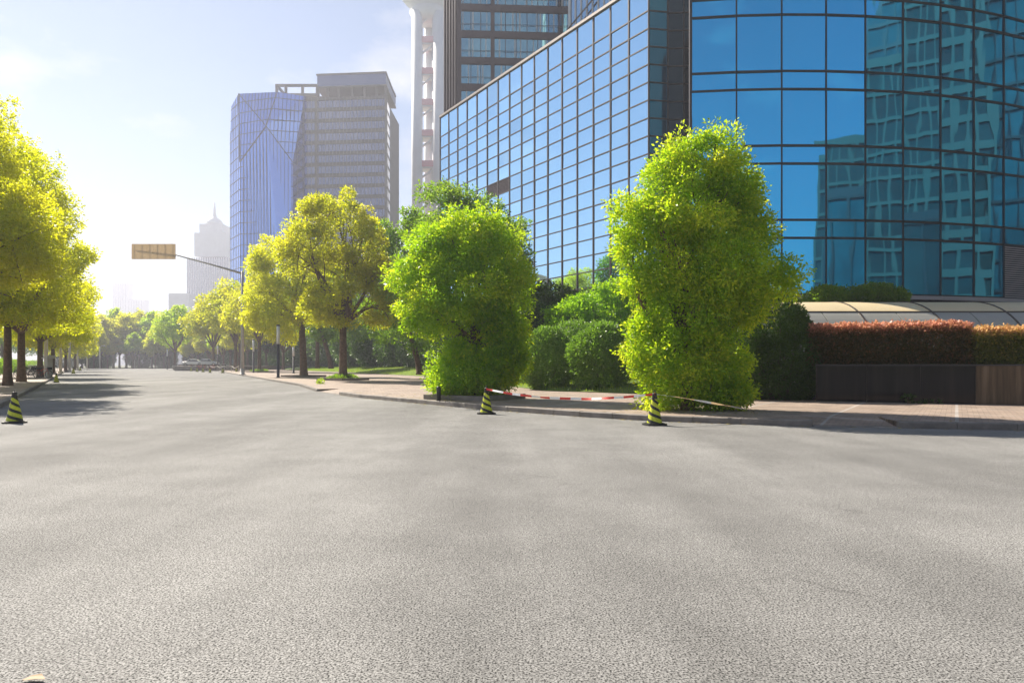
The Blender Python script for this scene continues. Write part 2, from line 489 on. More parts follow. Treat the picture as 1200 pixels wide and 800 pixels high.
def make_bush(name, loc, blobs, n, L, seed, mat, label, cat='shrub', group=None, **kw):
    root = empty(name, loc, 0, label, cat, group)
    rg = random.Random(seed); mb = MB()
    for b in blobs:
        for k in range(5):
            dr = Vector((rg.gauss(0, 1), rg.gauss(0, 1), abs(rg.gauss(.6, .6)))).normalized()
            limb(mb, (b[0] * .4, b[1] * .4, -.1), (b[0] + dr.x * b[3] * .7, b[1] + dr.y * b[4] * .7, b[2] + dr.z * b[5] * .7), .035, .01, rg, .1, 5)
    mb.build('stem', M['bark'], root, smooth=True)
    V, v = foliage_arrays(blobs, n, L, seed, **kw)
    V[:, 2] = np.maximum(V[:, 2], -loc[2] + .14 if loc[2] > .3 else .0)
    leaf_object('foliage', V, v, M[mat], root)
    return root

# ------------------------------------------------------------------ ground, road, pavements
mb = MB(); mb.box(-2500, 2500, -2400, 2500, -.6, -.05)
tag(mb.build('ground', M['ground']), kind='structure')
mb = MB(); mb.add([(-145, -70, 0), (190, -70, 0), (190, 235, 0), (-145, 235, 0)], [(0, 1, 2, 3)])
tag(mb.build('road', M['asphalt']), kind='structure')

KR = [(-95, 215), (-43.5, 104), (-24.4, 65), (-13, 41.6), (-9.3, 32.5), (-7.4, 29.2), (-6, 26.7), (-2.8, 22.4), (-.73, 19.6), (1.68, 17.0),
      (3.13, 15.75), (4.98, 14.85), (6.3, 14.3), (7.9, 13.95), (10, 13.5), (16, 12.5), (40, 9), (185, -8)]
BACK = [(185, 8), (40, 16), (18, 18.2), (9.6, 22.6), (7.0, 25.5), (1.5, 30.5), (-8.4, 67), (-24, 100), (-45, 140), (-83, 215)]
RAMPS = {4: 1.0, 12: 1.3}   # kerb segment index -> ramp depth
KW = .15
def inset(p, q, d):
    a = Vector((q[0] - p[0], q[1] - p[1])).normalized(); n = Vector((-a.y, a.x))   # towards the pavement (left of travel)
    return (p[0] + n.x * d, p[1] + n.y * d), (q[0] + n.x * d, q[1] + n.y * d)
PH = .13
front = []
kerb = MB(); ramp_mb = MB()
def kerb_run(mb, p, q, hgt, stone, side=1):
    L = math.dist(p, q); n = max(1, round(L / stone))
    ip, iq = inset(p, q, KW * side)
    for i in range(n):
        t0 = i / n + (.006 / L); t1 = (i + 1) / n - (.006 / L)
        h = hgt + rnd.uniform(-.006, .006); j = rnd.uniform(-.006, .006)
        A = [p[0] + (q[0] - p[0]) * t0, p[1] + (q[1] - p[1]) * t0]; B_ = [p[0] + (q[0] - p[0]) * t1, p[1] + (q[1] - p[1]) * t1]
        C_ = [ip[0] + (iq[0] - ip[0]) * t1, ip[1] + (iq[1] - ip[1]) * t1]; D_ = [ip[0] + (iq[0] - ip[0]) * t0, ip[1] + (iq[1] - ip[1]) * t0]
        b = .018
        # chamfered top edge on the road side
        def lp(a, c, f): return (a[0] + (c[0] - a[0]) * f, a[1] + (c[1] - a[1]) * f)
        A2 = lp(A, D_, b / KW); B2 = lp(B_, C_, b / KW)
        vs = [(*A, -.1), (*B_, -.1), (*C_, -.1), (*D_, -.1), (*A, h - b), (*B_, h - b), (*A2, h), (*B2, h), (*C_, h), (*D_, h)]
        mb.add(vs, [(0, 1, 5, 4), (4, 5, 7, 6), (6, 7, 8, 9), (2, 3, 9, 8), (1, 2, 8, 7, 5), (3, 0, 4, 6, 9)])
for i in range(len(KR) - 1):
    # the outline travels from far to near: the pavement is on its left when seen from above going right
    p, q = KR[i], KR[i + 1]
    far = p[1] > 60
    if i in RAMPS:
        d = RAMPS[i]
        kerb_run(kerb, p, q, .03, 1.0)
        i1, i2 = inset(p, q, KW); j1, j2 = inset(p, q, d + KW)
        ramp_mb.add([(*i1, .025), (*i2, .025), (*j2, PH + .003), (*j1, PH + .003)], [(0, 1, 2, 3)])
        ramp_mb.add([(*i1, .025), (*j1, PH + .003), (*i1, PH + .003)], [(0, 1, 2)])
        ramp_mb.add([(*i2, .025), (*i2, PH + .003), (*j2, PH + .003)], [(0, 1, 2)])
        front += [i1, j1, j2, i2]
    else:
        kerb_run(kerb, p, q, PH + .008, 6.0 if far else 1.0)
        i1, i2 = inset(p, q, KW)
        if not front or math.dist(front[-1], i1) > .25: front.append(i1)
        front.append(i2)
tag(kerb.build('kerb', M['kerb']), kind='structure')
tag(ramp_mb.build('pavement', M['paving']), kind='structure')
poly = front + BACK
mb = MB(); mb.prism(poly, -.1, PH); tag(mb.build('pavement', M['paving']), kind='structure')

# left side
KL = [(-136, 211), (-62, 94), (-39, 57.8), (-14.9, 19.8), (-14.5, 17), (-15.8, 13.5), (-22, 9.5), (-40, 3), (-140, -28)]
kl = MB(); lf = []
for i in range(len(KL) - 1):
    kerb_run(kl, KL[i], KL[i + 1], PH + .008, 6.0 if KL[i][1] > 60 else 1.0, side=-1)
    i1, i2 = inset(KL[i], KL[i + 1], -KW); lf.append(i1)
    if i == len(KL) - 2: lf.append(i2)
tag(kl.build('kerb', M['kerb']), kind='structure')
lb = [(-140, -16), (-60, 8), (-33, 24), (-47, 58), (-70, 95), (-144, 211)]
mb = MB(); mb.prism(lf + lb, -.1, PH); tag(mb.build('pavement', M['paving']), kind='structure')
mb = MB(); mb.prism([(-140.2, -15.7), (-60.2, 8.3), (-33.3, 24.3), (-47.3, 58.3), (-70.3, 95.3), (-144.3, 211.3), (-380, 300), (-380, -15)], -.1, .16)
tag(mb.build('lawn', M['lawn']), kind='structure')
mb = MB(); mb.box(-145, 60, 235.2, 420, -.1, .1); tag(mb.build('lawn', M['lawn']), kind='structure')

# raised lawn bank on the right
def bank():
    f = list(reversed(BACK[3:]))
    b1 = [(-79, 218), (-40.5, 143), (-19.5, 103), (-4.2, 69), (4.6, 33.2), (8.6, 27.2), (11.5, 24.6)]
    b2 = [(-50, 235), (-5, 165), (10, 125), (16, 85), (22, 52), (26, 38), (30, 33)]
    mb = MB(); V = []
    for a in f: V.append((a[0], a[1], PH - .02))
    for a in f: V.append((a[0], a[1], PH + .04))
    for a, z in zip(b1, (.8, .85, .9, .95, .55, .5, .4)): V.append((*a, z))
    for a in b2: V.append((*a, 1.0))
    n = len(f); F_ = []
    for r_ in range(3):
        for i in range(n - 1):
            F_.append((r_ * n + i, r_ * n + i + 1, (r_ + 1) * n + i + 1, (r_ + 1) * n + i))
    mb.add(V, F_)
    o = mb.build('lawn', M['lawn']); tag(o, kind='structure')
    return f, b1
bf, bb = bank()

# grass blades on the bank (uncountable)
def grass_patch(name, quads, n, L, seed, mat='grassblade'):
    rng = np.random.default_rng(seed)
    P = []
    areas = []
    for q in quads:
        a, b, c, d = [np.array(v, float) for v in q]
        areas.append(np.linalg.norm(np.cross(b - a, c - a)) + np.linalg.norm(np.cross(c - a, d - a)))
    areas = np.array(areas); areas /= areas.sum()
    k = rng.choice(len(quads), n, p=areas)
    Q = np.array(quads, float)[k]
    u = rng.random((n, 1)); w = rng.random((n, 1))
    p = (Q[:, 0] * (1 - u) + Q[:, 1] * u) * (1 - w) + (Q[:, 3] * (1 - u) + Q[:, 2] * u) * w
    a = rng.normal(size=(n, 3)) * .35 + np.array([0, 0, 1]); a /= np.linalg.norm(a, axis=1)[:, None]
    s = np.cross(a, rng.normal(size=(n, 3))); s /= np.linalg.norm(s, axis=1)[:, None]
    l = L * rng.uniform(.5, 1.3, (n, 1))
    V = np.empty((n, 4, 3)); V[:, 0] = p - s * l * .07; V[:, 1] = p + s * l * .07
    V[:, 2] = p + a * l + s * l * .02; V[:, 3] = p + a * l - s * l * .02
    o = leaf_object(name, V.reshape(-1, 3), np.repeat(rng.random(n), 4), M[mat])
    return o
qs = []
for i in range(1, len(bf) - 1):
    zf = PH + .04; zb = (.8, .85, .9, .95, .55, .5, .4)
    qs.append([(*bf[i], zf), (*bf[i + 1], zf), (*bb[i + 1], zb[i + 1]), (*bb[i], zb[i])])
tag(grass_patch('grass', qs, 42000, .14, 3), 'short green grass on the sloping lawn behind the pavement', 'grass', kind='stuff')
qs = [[(-33.3, 24.3, .15), (-47.3, 58.3, .15), (-60, 58, .15), (-50, 24, .15)], [(-47.3, 58.3, .15), (-70.3, 95.3, .15), (-85, 95, .15), (-60, 58, .15)]]
tag(grass_patch('grass', qs, 22000, .18, 4), 'green grass behind the left pavement under the tall trees', 'grass', kind='stuff')

# ------------------------------------------------------------------ glass buildings
def grid_panes(cols, zs, normal_of, parent, mat, is_part, gap=.035, jit=.004, skip=(), base_part_name='glass_pane'):
    """cols: list of (p, q) plan segments; zs: row levels; panes are thin slabs set in the grid"""
    rest = MB()
    for ci, (p, q) in enumerate(cols):
        n = normal_of(p, q)
        a = Vector((q[0] - p[0], q[1] - p[1], 0)).normalized()
        for ri in range(len(zs) - 1):
            if (ci, ri) in skip: continue
            P = Vector((p[0], p[1], 0)) + a * gap; Q = Vector((q[0], q[1], 0)) - a * gap
            z0, z1 = zs[ri] + gap, zs[ri + 1] - gap
            j = [n * rnd.uniform(-jit, jit) for _ in range(3)]
            j.append(j[0] + j[2] - j[1])
            fr = [P + Vector((0, 0, z0)) + j[0], Q + Vector((0, 0, z0)) + j[1], Q + Vector((0, 0, z1)) + j[2], P + Vector((0, 0, z1)) + j[3]]
            bk = [v - n * .05 for v in fr]
            fs = [(0, 1, 2, 3), (7, 6, 5, 4), (0, 4, 5, 1), (1, 5, 6, 2), (2, 6, 7, 3), (3, 7, 4, 0)]
            if is_part(ci, ri):
                m = MB(); m.add(fr + bk, fs); m.build(base_part_name, mat, parent)
            else: rest.add(fr + bk, fs)
    if rest.v: tag(rest.build(base_part_name, mat, parent), kind='stuff')

def nrm(p, q, side=-1):
    a = Vector((q[0] - p[0], q[1] - p[1], 0)).normalized()
    return Vector((a.y, -a.x, 0)) * (-side)      # side=-1: right-hand side of p->q

def grid_bars(mb, cols, zs, w, d, side=-1, wz=None, z0=None, z1=None):
    z0 = zs[0] if z0 is None else z0; z1 = zs[-1] if z1 is None else z1
    for i, (p, q) in enumerate(cols):
        n = nrm(p, q, side)
        mb.bar((*p, z0), (*p, z1), w, d, n)
        if i == len(cols) - 1 or math.dist(q, cols[i + 1][0]) > .1: mb.bar((*q, z0), (*q, z1), w, d, n)
        for z in zs: mb.bar((*p, z), (*q, z), wz or w, d * .8, n)

def seg(p, q, n):
    return [((p[0] + (q[0] - p[0]) * i / n, p[1] + (q[1] - p[1]) * i / n), (p[0] + (q[0] - p[0]) * (i + 1) / n, p[1] + (q[1] - p[1]) * (i + 1) / n)) for i in range(n)]

# flat wing: corner at A, far end at B
A = (10.0, 50.0); Ld = 33.3
Bf = (A[0] - .546 * Ld, A[1] + .838 * Ld)
wing = empty('glass_building', (0, 0, 0), 0, 'flat office wing clad in a square grid of pale sky blue mirror glass', 'building')
wc = seg(Bf, A, 16)
wz = [29.4, 27.2]
while wz[-1] > 2.4: wz.append(wz[-1] - 1.31)
wz = sorted(wz)
nr = len(wz) - 1
vr = nr - 1 - 7
grid_panes(wc, wz, lambda p, q: nrm(p, q), wing, M['glasswing'], lambda c, r: c >= 9 and r >= nr - 15, skip={(5, vr), (6, vr)}, jit=.006)
# corner face, turned towards the street, then the dark recess
A2 = (11.45, 50.25); A3 = (13.0, 50.4)
cc = [(A, A2)]
grid_panes(cc, wz, lambda p, q: nrm(p, q), wing, M['glassblue'], lambda c, r: False, base_part_name='corner_pane')
mb = MB(); grid_bars(mb, wc + cc, wz, .11, .07, wz=.085)
mb.build('mullion_grid', M['mullion'], wing)
mb = MB(); mb.bar((*Bf, 29.5), (*A, 29.5), .22, .16, nrm(Bf, A)); mb.bar((*A, 29.5), (*A2, 29.5), .22, .16, nrm(A, A2))
mb.build('roof_coping', M['coping'], wing)
nb = nrm(Bf, A)
mb = MB()
mb.prism([(Bf[0] - nb.x * .08, Bf[1] - nb.y * .08), (A[0] + .02, A[1] + .1), (A2[0], A2[1] + .12), (17.5, 52.5), (30, 60), (24, 96), (Bf[0] + 16, Bf[1] + 8)], 0, 29.3)
mb.build('wall', M['body'], wing)
lv = MB()
p, q = wc[5][0], wc[6][1]; n = nrm(p, q)
for k in range(9):
    z = wz[vr] + .1 + k * .13
    lv.bar((*p, z), (*q, z), .07, .05, n)
lv.build('louvre', M['brownmetal'], wing)

# curved front
CC = Vector((15.1, 74.2)); RC = 38.2
def on_curve(x):
    u = (x - 600) / F
    a = u * u + 1; b = -2 * (u * CC.x + CC.y); c = CC.x ** 2 + CC.y ** 2 - RC * RC
    t = (-b - math.sqrt(b * b - 4 * a * c)) / (2 * a)
    return (u * t, t)
pts = [on_curve(x) for x in (810, 863, 916, 968, 1014, 1058, 1102, 1141, 1176, 1208)]
ang = math.atan2(pts[-1][1] - CC.y, pts[-1][0] - CC.x)
for k in range(1, 8):
    a_ = ang + k * 2.3 / RC
    pts.append((CC.x + RC * math.cos(a_), CC.y + RC * math.sin(a_)))
cv = [(pts[i], pts[i + 1]) for i in range(len(pts) - 1)]
zs = [5.0]
while zs[-1] < 39: zs += [zs[-1] + 2.97, zs[-1] + 3.92]
main = empty('glass_building', (0, 0, 0), 0, 'curved office front of large deep blue mirror glass panes above the arched canopy', 'building')
grid_panes(cv, zs, lambda p, q: nrm(p, q), main, M['glassblue'], lambda c, r: c < 10 and r < 10, skip={(8, 0)}, jit=.012)
mb = MB(); grid_bars(mb, cv, zs, .065, .05, wz=.12); mb.build('mullion_grid', M['mullion_dark'], main)
lv = MB(); p, q = cv[8]; n = nrm(p, q)
for k in range(24):
    z = 5.08 + k * .12; lv.bar((*p, z), (*q, z), .06, .045, n)
lv.build('louvre', M['greyconc'], main)
# left return of the curved front with its dark glass bay
S0 = pts[0]; S1 = (S0[0] + .05, S0[1] + 9.0); S2 = (12.6, 50.0)
rz_ = zs
rc = [((11.5, 50.4), (12.65, 50.3)), ((12.65, 50.3), (13.9, 50.3))]
grid_panes(rc, wz, lambda p, q: nrm(p, q), main, M['glassdark'], lambda c, r: False, base_part_name='recess_pane')
mb = MB(); grid_bars(mb, rc, wz, .09, .06); mb.bar((S0[0] - .02, S0[1] + .1, 0), (S0[0] - .02, S0[1] + .1, 40), .14, .12, (0, -1, 0))
mb.build('recess_frame', M['mullion'], main)
mb = MB()
back = [(p[0] - nrm(*cv[min(i, len(cv) - 1)]).x * .09, p[1] - nrm(*cv[min(i, len(cv) - 1)]).y * .09) for i, p in enumerate(pts)]
mb.prism([(S0[0], S0[1] + .1)] + back[1:] + [(60, 90), (22, 90), (14.6, 50.6)], 0, zs[-1] - .1)
mb.build('wall', M['body'], main)
mb = MB()
for p, q in cv: mb.bar((*p, 4.86), (*q, 4.86), .2, .25, nrm(p, q))
mb.build('sill', M['greyconc'], main)

# podium under the curved front
E = Vector((.86, -.36)).normalized()
mb = MB(); mb.box(9.4, 60, 31.4, 38.5, .2, 4.15); o = mb.build('podium', M['plaster'])
tag(o, 'plain rendered podium ledge between the arched canopy and the curved glass front', 'podium')

# arched canopy
can = empty('arched_canopy', (9.5, 27.2, 0), 0, 'long arched ramp canopy with cream upper panels and grey lower panels', 'canopy')
def arc(t):    # t 0 (front foot) .. 1 (top back)
    a = t * math.pi / 2
    return (4.0 - 4.0 * math.cos(a), 1.5 + 2.62 * math.sin(a))
def vault(x0, x1, t0, t1, n=10, off=0.0, mat='cream', name='panel', thick=.05):
    mb = MB(); V = []; k = n + 1
    for x in (x0, x1):
        for i in range(k):
            y, z = arc(t0 + (t1 - t0) * i / n); V.append((x, y, z + off))
        for i in range(k):
            y, z = arc(t0 + (t1 - t0) * i / n); V.append((x, y + thick, z + off - thick))
    Fs = []
    for i in range(n):
        Fs.append((i, 2 * k + i, 2 * k + i + 1, i + 1)); Fs.append((k + i + 1, 3 * k + i + 1, 3 * k + i, k + i))
        Fs.append((i + 1, k + i + 1, k + i, i)); Fs.append((2 * k + i, 3 * k + i, 3 * k + i + 1, 2 * k + i + 1))
    Fs += [(0, k, 3 * k, 2 * k), (n, 2 * k + n, 3 * k + n, k + n)]
    mb.add(V, Fs); return mb.build(name, M[mat], can, smooth=False)
bay = 3.1
for k in range(7):
    x0 = -1.2 + k * bay
    vault(x0 + .03, x0 + bay - .03, .56, 1.0, name='upper_panel', mat='cream')
    vault(x0 + .03, x0 + bay / 2 - .02, .0, .545, name='lower_panel', mat='greypanel')
    vault(x0 + bay / 2 + .02, x0 + bay - .03, .0, .545, name='lower_panel', mat='greypanel')
    vault(x0 - .035, x0 + .035, 0, 1.0, off=.04, name='rib', mat='rib', thick=.1)
mb = MB(); y, z = arc(.553); mb.box(-1.2, -1.2 + 7 * bay, y - .03, y + .03, z - .03, z + .035); mb.build('rail', M['rib'], can)
mb = MB(); mb.box(-1.2, -1.2 + 7 * bay, -.1, .15, .2, 1.5); mb.build('base_wall', M['plaster'], can)

# planter wall with its clipped hedges
W0 = Vector((9.75, 21.9)); W1 = Vector((15.6, 19.2))
Wd = (W1 - W0).normalized(); Wn = Vector((Wd.y, -Wd.x))
rzw = math.atan2(Wd.y, Wd.x)
pl = empty('planter_wall', (W0.x, W0.y, PH), rzw, 'low black polished granite planter wall facing the street', 'planter')
WH = 1.17
xs = [0, 1.45, 2.9, 4.3, 5.25, 6.3, 7.6, 9.0, 10.4, 12]
for i in range(len(xs) - 1):
    mb = MB(); mb.box(xs[i] + .004, xs[i + 1] - .004, 0, .05, 0, WH - .04)
    o = mb.build('stone_panel', M['granite'] if i < 3 else M['granite2'], pl)
mb = MB(); mb.box(-.03, 12.0, -.03, .22, WH - .037, WH + .01); mb.build('coping', M['blackpaint'], pl)
mb = MB(); mb.box(.0, 12, .053, 1.75, 0, WH - .06); mb.build('core', M['plaster'], pl)
mb = MB(); mb.box(.1, 12, .23, 1.7, WH - .06, WH - .02); mb.build('soil', M['soil'], pl)

def hedge(name, x0, x1, h, seed, label):
    root = empty(name, (W0.x + Wd.x * x0 - Wn.x * .35, W0.y + Wd.y * x0 - Wn.y * .35, PH + WH - .03), rzw, label, 'hedge')
    L_ = x1 - x0
    n = int(L_ * 5200)
    V, v = foliage_arrays([(L_ / 2, .75, h / 2, L_ / 2, .68, h / 2 - .03)], n, .075, seed, tuft=.14, per=8, box=True, lump=.0, inner=.12, droop=.05)
    # dense clipped faces: scatter tufts over front, top and ends
    rng = np.random.default_rng(seed)
    k = 5200 * int(L_ + 1) // 6
    P = np.stack([rng.uniform(0, L_, k), np.where(rng.random(k) < .6, rng.uniform(.03, .14, k), rng.uniform(0, 1.45, k)), rng.uniform(0, h, k)], 1)
    top = rng.random(k) < .4
    P[top, 2] = h + rng.normal(0, .045, top.sum()); P[top, 1] = rng.uniform(.05, 1.4, top.sum())
    nn = np.tile(np.array([0, -1, .35]), (k, 1)); nn[top] = [0, 0, 1]
    per = 7
    P = np.repeat(P, per, 0); nn = np.repeat(nn, per, 0); m = len(P)
    e = nn * .6 + rng.normal(size=(m, 3)) * .6; e /= np.linalg.norm(e, axis=1)[:, None]
    p0 = P + e * .09 * rng.random((m, 1)); a = e + rng.normal(size=(m, 3)) * .4; a /= np.linalg.norm(a, axis=1)[:, None]
    s = np.cross(a, rng.normal(size=(m, 3))); s /= np.linalg.norm(s, axis=1)[:, None]
    l = .1 * rng.uniform(.6, 1.35, (m, 1))
    V2 = np.empty((m, 4, 3)); V2[:, 0] = p0; V2[:, 1] = p0 + a * l * .45 + s * l * .26; V2[:, 2] = p0 + a * l; V2[:, 3] = p0 + a * l * .45 - s * l * .26
    V = np.concatenate([V, V2.reshape(-1, 3)])
    # red new shoots sit on the top of the clipped hedge, green-brown old leaves below
    hh = V.reshape(-1, 4, 3)[:, 0, 2] / h
    rr = rng.random(len(hh))
    v = np.clip(.06 + .32 * rr + np.clip((hh - .78) * 2.8, 0, .65) + (rr > .86) * .2, 0, 1)
    leaf_object('foliage', V, np.repeat(v, 4), M['leaf_red' if seed == 11 else 'leaf_amber'], root)
    mb = MB(); rg = random.Random(seed)
    x = .2
    while x < L_ - .1:
        limb(mb, (x, .75, -.02), (x + rg.uniform(-.2, .2), .75 + rg.uniform(-.3, .3), h * .8), .03, .01, rg, .1, 5); x += .35
    mb.build('stem', M['bark'], root)
hedge('clipped_hedge', -.25, 4.22, 1.2, 11, 'long clipped hedge with red tipped leaves behind the granite planter wall')
hedge('clipped_hedge', 4.4, 10.5, 1.0, 12, 'shorter clipped hedge with orange tips at the far right of the planter')

# ------------------------------------------------------------------ towers behind
def quad_grid(mb, A, B, C, D, nu, nv, w, d, n=None):
    """grid of bars over the quad A B C D (A,B bottom; D,C top)"""
    A, B, C, D = map(Vector, (A, B, C, D))
    if n is None:
        n = (B - A).cross(D - A).normalized()
    for i in range(nu + 1):
        t = i / nu; mb.bar(A.lerp(B, t), D.lerp(C, t), w, d, n)
    for j in range(nv + 1):
        t = j / nv; mb.bar(A.lerp(D, t), B.lerp(C, t), w, d, n)

# faceted blue tower
ft = empty('glass_tower', (0, 0, 0), 0, 'faceted violet blue glass tower with sloping folded planes', 'tower')
def P3(x, y, Y): return (PX(x, Y), Y, PZ(y, Y))
v = {'a': P3(269.5, 445, 262), 'b': P3(281, 445, 251), 'c': P3(343, 445, 247), 'd': P3(357, 445, 252),
     'e': P3(269.5, 168, 262), 'f': P3(271, 125, 261), 'g': P3(279.5, 110, 254), 'h': P3(325, 108, 249), 'i': P3(357, 113, 252),
     'j': P3(281, 190, 251), 'k': P3(312, 148, 247.5), 'l': P3(343, 190, 247)}
back_ = {k_: (x + 5, 285, z) for k_, (x, Y, z) in v.items() if k_ in 'adfgi'}
keys = list(v); idx = {k_: i for i, k_ in enumerate(keys)}
V = [v[k_] for k_ in keys]; bi = {}
for k_ in back_: bi[k_] = len(V); V.append(back_[k_])
bk_c = len(V); V.append((v['c'][0], 285, v['h'][2] - .5))
fcs = [('a', 'b', 'j', 'e'), ('e', 'j', 'g', 'f'), ('j', 'k', 'g'), ('b', 'c', 'l', 'k', 'j'), ('g', 'k', 'h'), ('k', 'l', 'i', 'h'), ('c', 'd', 'i', 'l')]
Fi = [tuple(idx[c] for c in f_) for f_ in fcs]
Fi.append((idx['a'], idx['e'], idx['f'], bi['f'], bi['a'])); Fi.append((idx['i'], idx['d'], bi['d'], bi['i']))
Fi.append((idx['f'], idx['g'], bi['g'], bi['f'])); Fi.append((idx['g'], idx['h'], idx['i'], bi['i'], bi['g']))
mb = MB(); mb.add(V, Fi); mb.build('glass_skin', M['glassviolet'], ft)
mb = MB()
def clip_grid(keys_, nu_step, nv_step, w, d):
    P_ = [Vector(v[c]) for c in keys_]
    n = (P_[1] - P_[0]).cross(P_[2] - P_[1]).normalized()
    if n.y > 0: n = -n
    zmin = min(p.z for p in P_); zmax = max(p.z for p in P_)
    def cut(axis, val):
        out = []
        for i in range(len(P_)):
            p, q = P_[i], P_[(i + 1) % len(P_)]
            if (p[axis] - val) * (q[axis] - val) < 0:
                out.append(p.lerp(q, (val - p[axis]) / (q[axis] - p[axis])))
        return out
    z = math.floor(zmin / nv_step) * nv_step
    while z < zmax:
        c = cut(2, z)
        if len(c) >= 2 and (c[0] - c[1]).length > .4: mb.bar(c[0], c[1], w * 1.3, d, n)
        z += nv_step
    xmin = min(p.x for p in P_); xmax = max(p.x for p in P_)
    x = math.floor(xmin / nu_step) * nu_step
    while x < xmax:
        c = cut(0, x + .01)
        if len(c) >= 2 and (c[0] - c[1]).length > .4: mb.bar(c[0], c[1], w, d, n)
        x += nu_step
for f_ in fcs: clip_grid(f_, 1.35, 4.1, .16, .1)
for p_, q_ in (('g', 'k'), ('k', 'j'), ('k', 'l'), ('j', 'g'), ('k', 'h')): mb.bar(v[p_], v[q_], .3, .2, (0, -1, 0))
mb.build('mullion_grid', M['mullion_dark'], ft)

# banded tower
bt = empty('office_tower', (0, 0, 0), 0, 'grey banded office tower with rooftop frame and two white domes', 'tower')
x0, x1 = PX(345, 254), PX(452, 250); xr = PX(458, 262)
Yf = 253.0
zt = PZ(87, 252)
storey = 4.05
mb = MB(); mb.prism([(x0, Yf + .5), (x1, Yf - 2.5), (xr - .4, Yf + 9), (xr, Yf + 28), (x0, Yf + 28)], 0, zt - 8.4); mb.build('wall', M['towerstone'], bt)
z = 2.0; fr = MB()
nfl = int((zt - 9.5) / storey)
fx0, fx1 = (x0, Yf + .5), (x1, Yf - 2.5)
for k in range(nfl):
    za = zt - 8.6 - (k + 1) * storey + .4
    m_ = MB(); m_.bar((*fx0, za + 1.35), (*fx1, za + 1.35), 2.7, .06, nrm(fx0, fx1)); m_.build('window_band', M['glassgrey'], bt)
    fr.bar((*fx0, za + 2.75), (*fx1, za + 2.75), .22, .35, nrm(fx0, fx1))
    m2 = MB(); m2.bar((*fx1, za + 1.35), (xr - .4, Yf + 9, za + 1.35), 2.7, .06, nrm(fx1, (xr - .4, Yf + 9))); m2.build('side_window_band', M['glassgrey'], bt)
for (p, q) in seg(fx0, fx1, 26): fr.bar((*p, 5), (*p, zt - 8.4), .16, .16, nrm(fx0, fx1))
fr.bar((x1, Yf - 2.6, 0), (x1, Yf - 2.6, zt - 8.4), .9, .3, (0, -1, 0))
cxm = PX(370, 252); fr.bar((cxm, Yf - .2, 0), (cxm, Yf - .2, zt - 8.4), .8, .4, (0, -1, 0))
fr.build('frame', M['towerstone'], bt)
mb = MB(); xl2 = PX(371, 252)
mb.prism([(xl2, Yf - .3), (x1, Yf - 2.4), (xr, Yf + 9), (xr, Yf + 20), (xl2, Yf + 20)], zt - 4.6, zt); mb.build('roof_block', M['glassgrey'], bt)
mb = MB()
for t in (0, .14, .3, .5, .68, .86, .99):
    xx = xl2 + (x1 - .5 - xl2) * t
    mb.box(xx, xx + .7, Yf - 1.8 + (1 - t) * 1.6, Yf - 1.0 + (1 - t) * 1.6, zt - 8.4, zt - 4.6)
mb.prism([(xl2 - .3, Yf - .5), (x1 + .2, Yf - 2.7), (xr + .2, Yf + 9), (xr + .2, Yf + 20), (xl2 - .3, Yf + 20)], zt - 4.9, zt - 4.4)
mb.prism([(xl2 - .3, Yf - .5), (x1 + .2, Yf - 2.7), (xr + .2, Yf + 9), (xr + .2, Yf + 20), (xl2 - .3, Yf + 20)], zt - .3, zt + .3)
xl3 = PX(322, 252)
zf = PZ(98, 252); zg = PZ(108, 252)
mb.box(xl3, xl2, Yf - .6, Yf + .6, zf - .7, zf); mb.box(xl3, xl2, Yf + 11, Yf + 12, zf - .7, zf)
mb.box(xl3, xl2, Yf - .6, Yf + .6, zg - 1.2, zg - .3)
for t in (0, .22, .62, .97): mb.box(xl3 + (xl2 - xl3) * t, xl3 + (xl2 - xl3) * t + .8, Yf - .5, Yf + .5, zg - 1, zf - .1)
mb.box(xl3, xl3 + .9, Yf, Yf + 11.5, zf - .7, zf)
mb.build('roof_frame', M['towerstone'], bt)
for xx in (385, 404):
    mb = MB(); r_ = 2.0
    mb.lathe([(r_ * math.cos(a), r_ * math.sin(a)) for a in [i * math.pi / 2 / 8 for i in range(9)]], (PX(xx, 256), Yf + 5, zt + .3), 20)
    mb.build('dome', M['whiteconc'], bt, smooth=True)

# white column tower with sphere
ct = empty('column_tower', (0, 0, 0), 0, 'pale tower of slender round concrete columns joined by pink platforms', 'tower')
Yc = 300.0
for xx, r_, yy in ((488.8, 2.45, Yc), (514.3, 3.1, Yc + 1), (500, 2.4, Yc + 10)):
    mb = MB(); mb.tube([(PX(xx, Yc), yy, 0), (PX(xx, Yc), yy, 156)], r_, 24); mb.build('column', M['whiteconc'], ct, smooth=True)
for y in (11, 47, 83.5, 120, 156, 192, 229, 265, 301):
    z = PZ(y, Yc)
    mb = MB(); mb.box(PX(492, Yc), PX(510, Yc), Yc - 1, Yc + 7, z - 1.4, z + 1.2); mb.build('platform', M['pink'], ct)
    mb = MB(); mb.tube([(PX(493, Yc), Yc + 1, z - 6.0), (PX(501, Yc), Yc, z - 4.3), (PX(508, Yc), Yc + 1, z - 1.6)], .5, 8)
    mb.box(PX(492, Yc), PX(510, Yc), Yc - .5, Yc + 6, z - 2.0, z - 1.42); mb.build('strut', M['whiteconc'], ct)
mb = MB(); sr = 15; prof = [(sr * math.sin(a), -sr * math.cos(a)) for a in [.35 + i * (math.pi - .7) / 16 for i in range(17)]]
mb.lathe([(5, -20), (8.5, -15.5)] + [(r_, z_) for r_, z_ in prof], (PX(501, Yc), Yc + 4, PZ(20, Yc) + 19), 32)
mb.build('sphere', M['whiteconc'], ct, smooth=True)

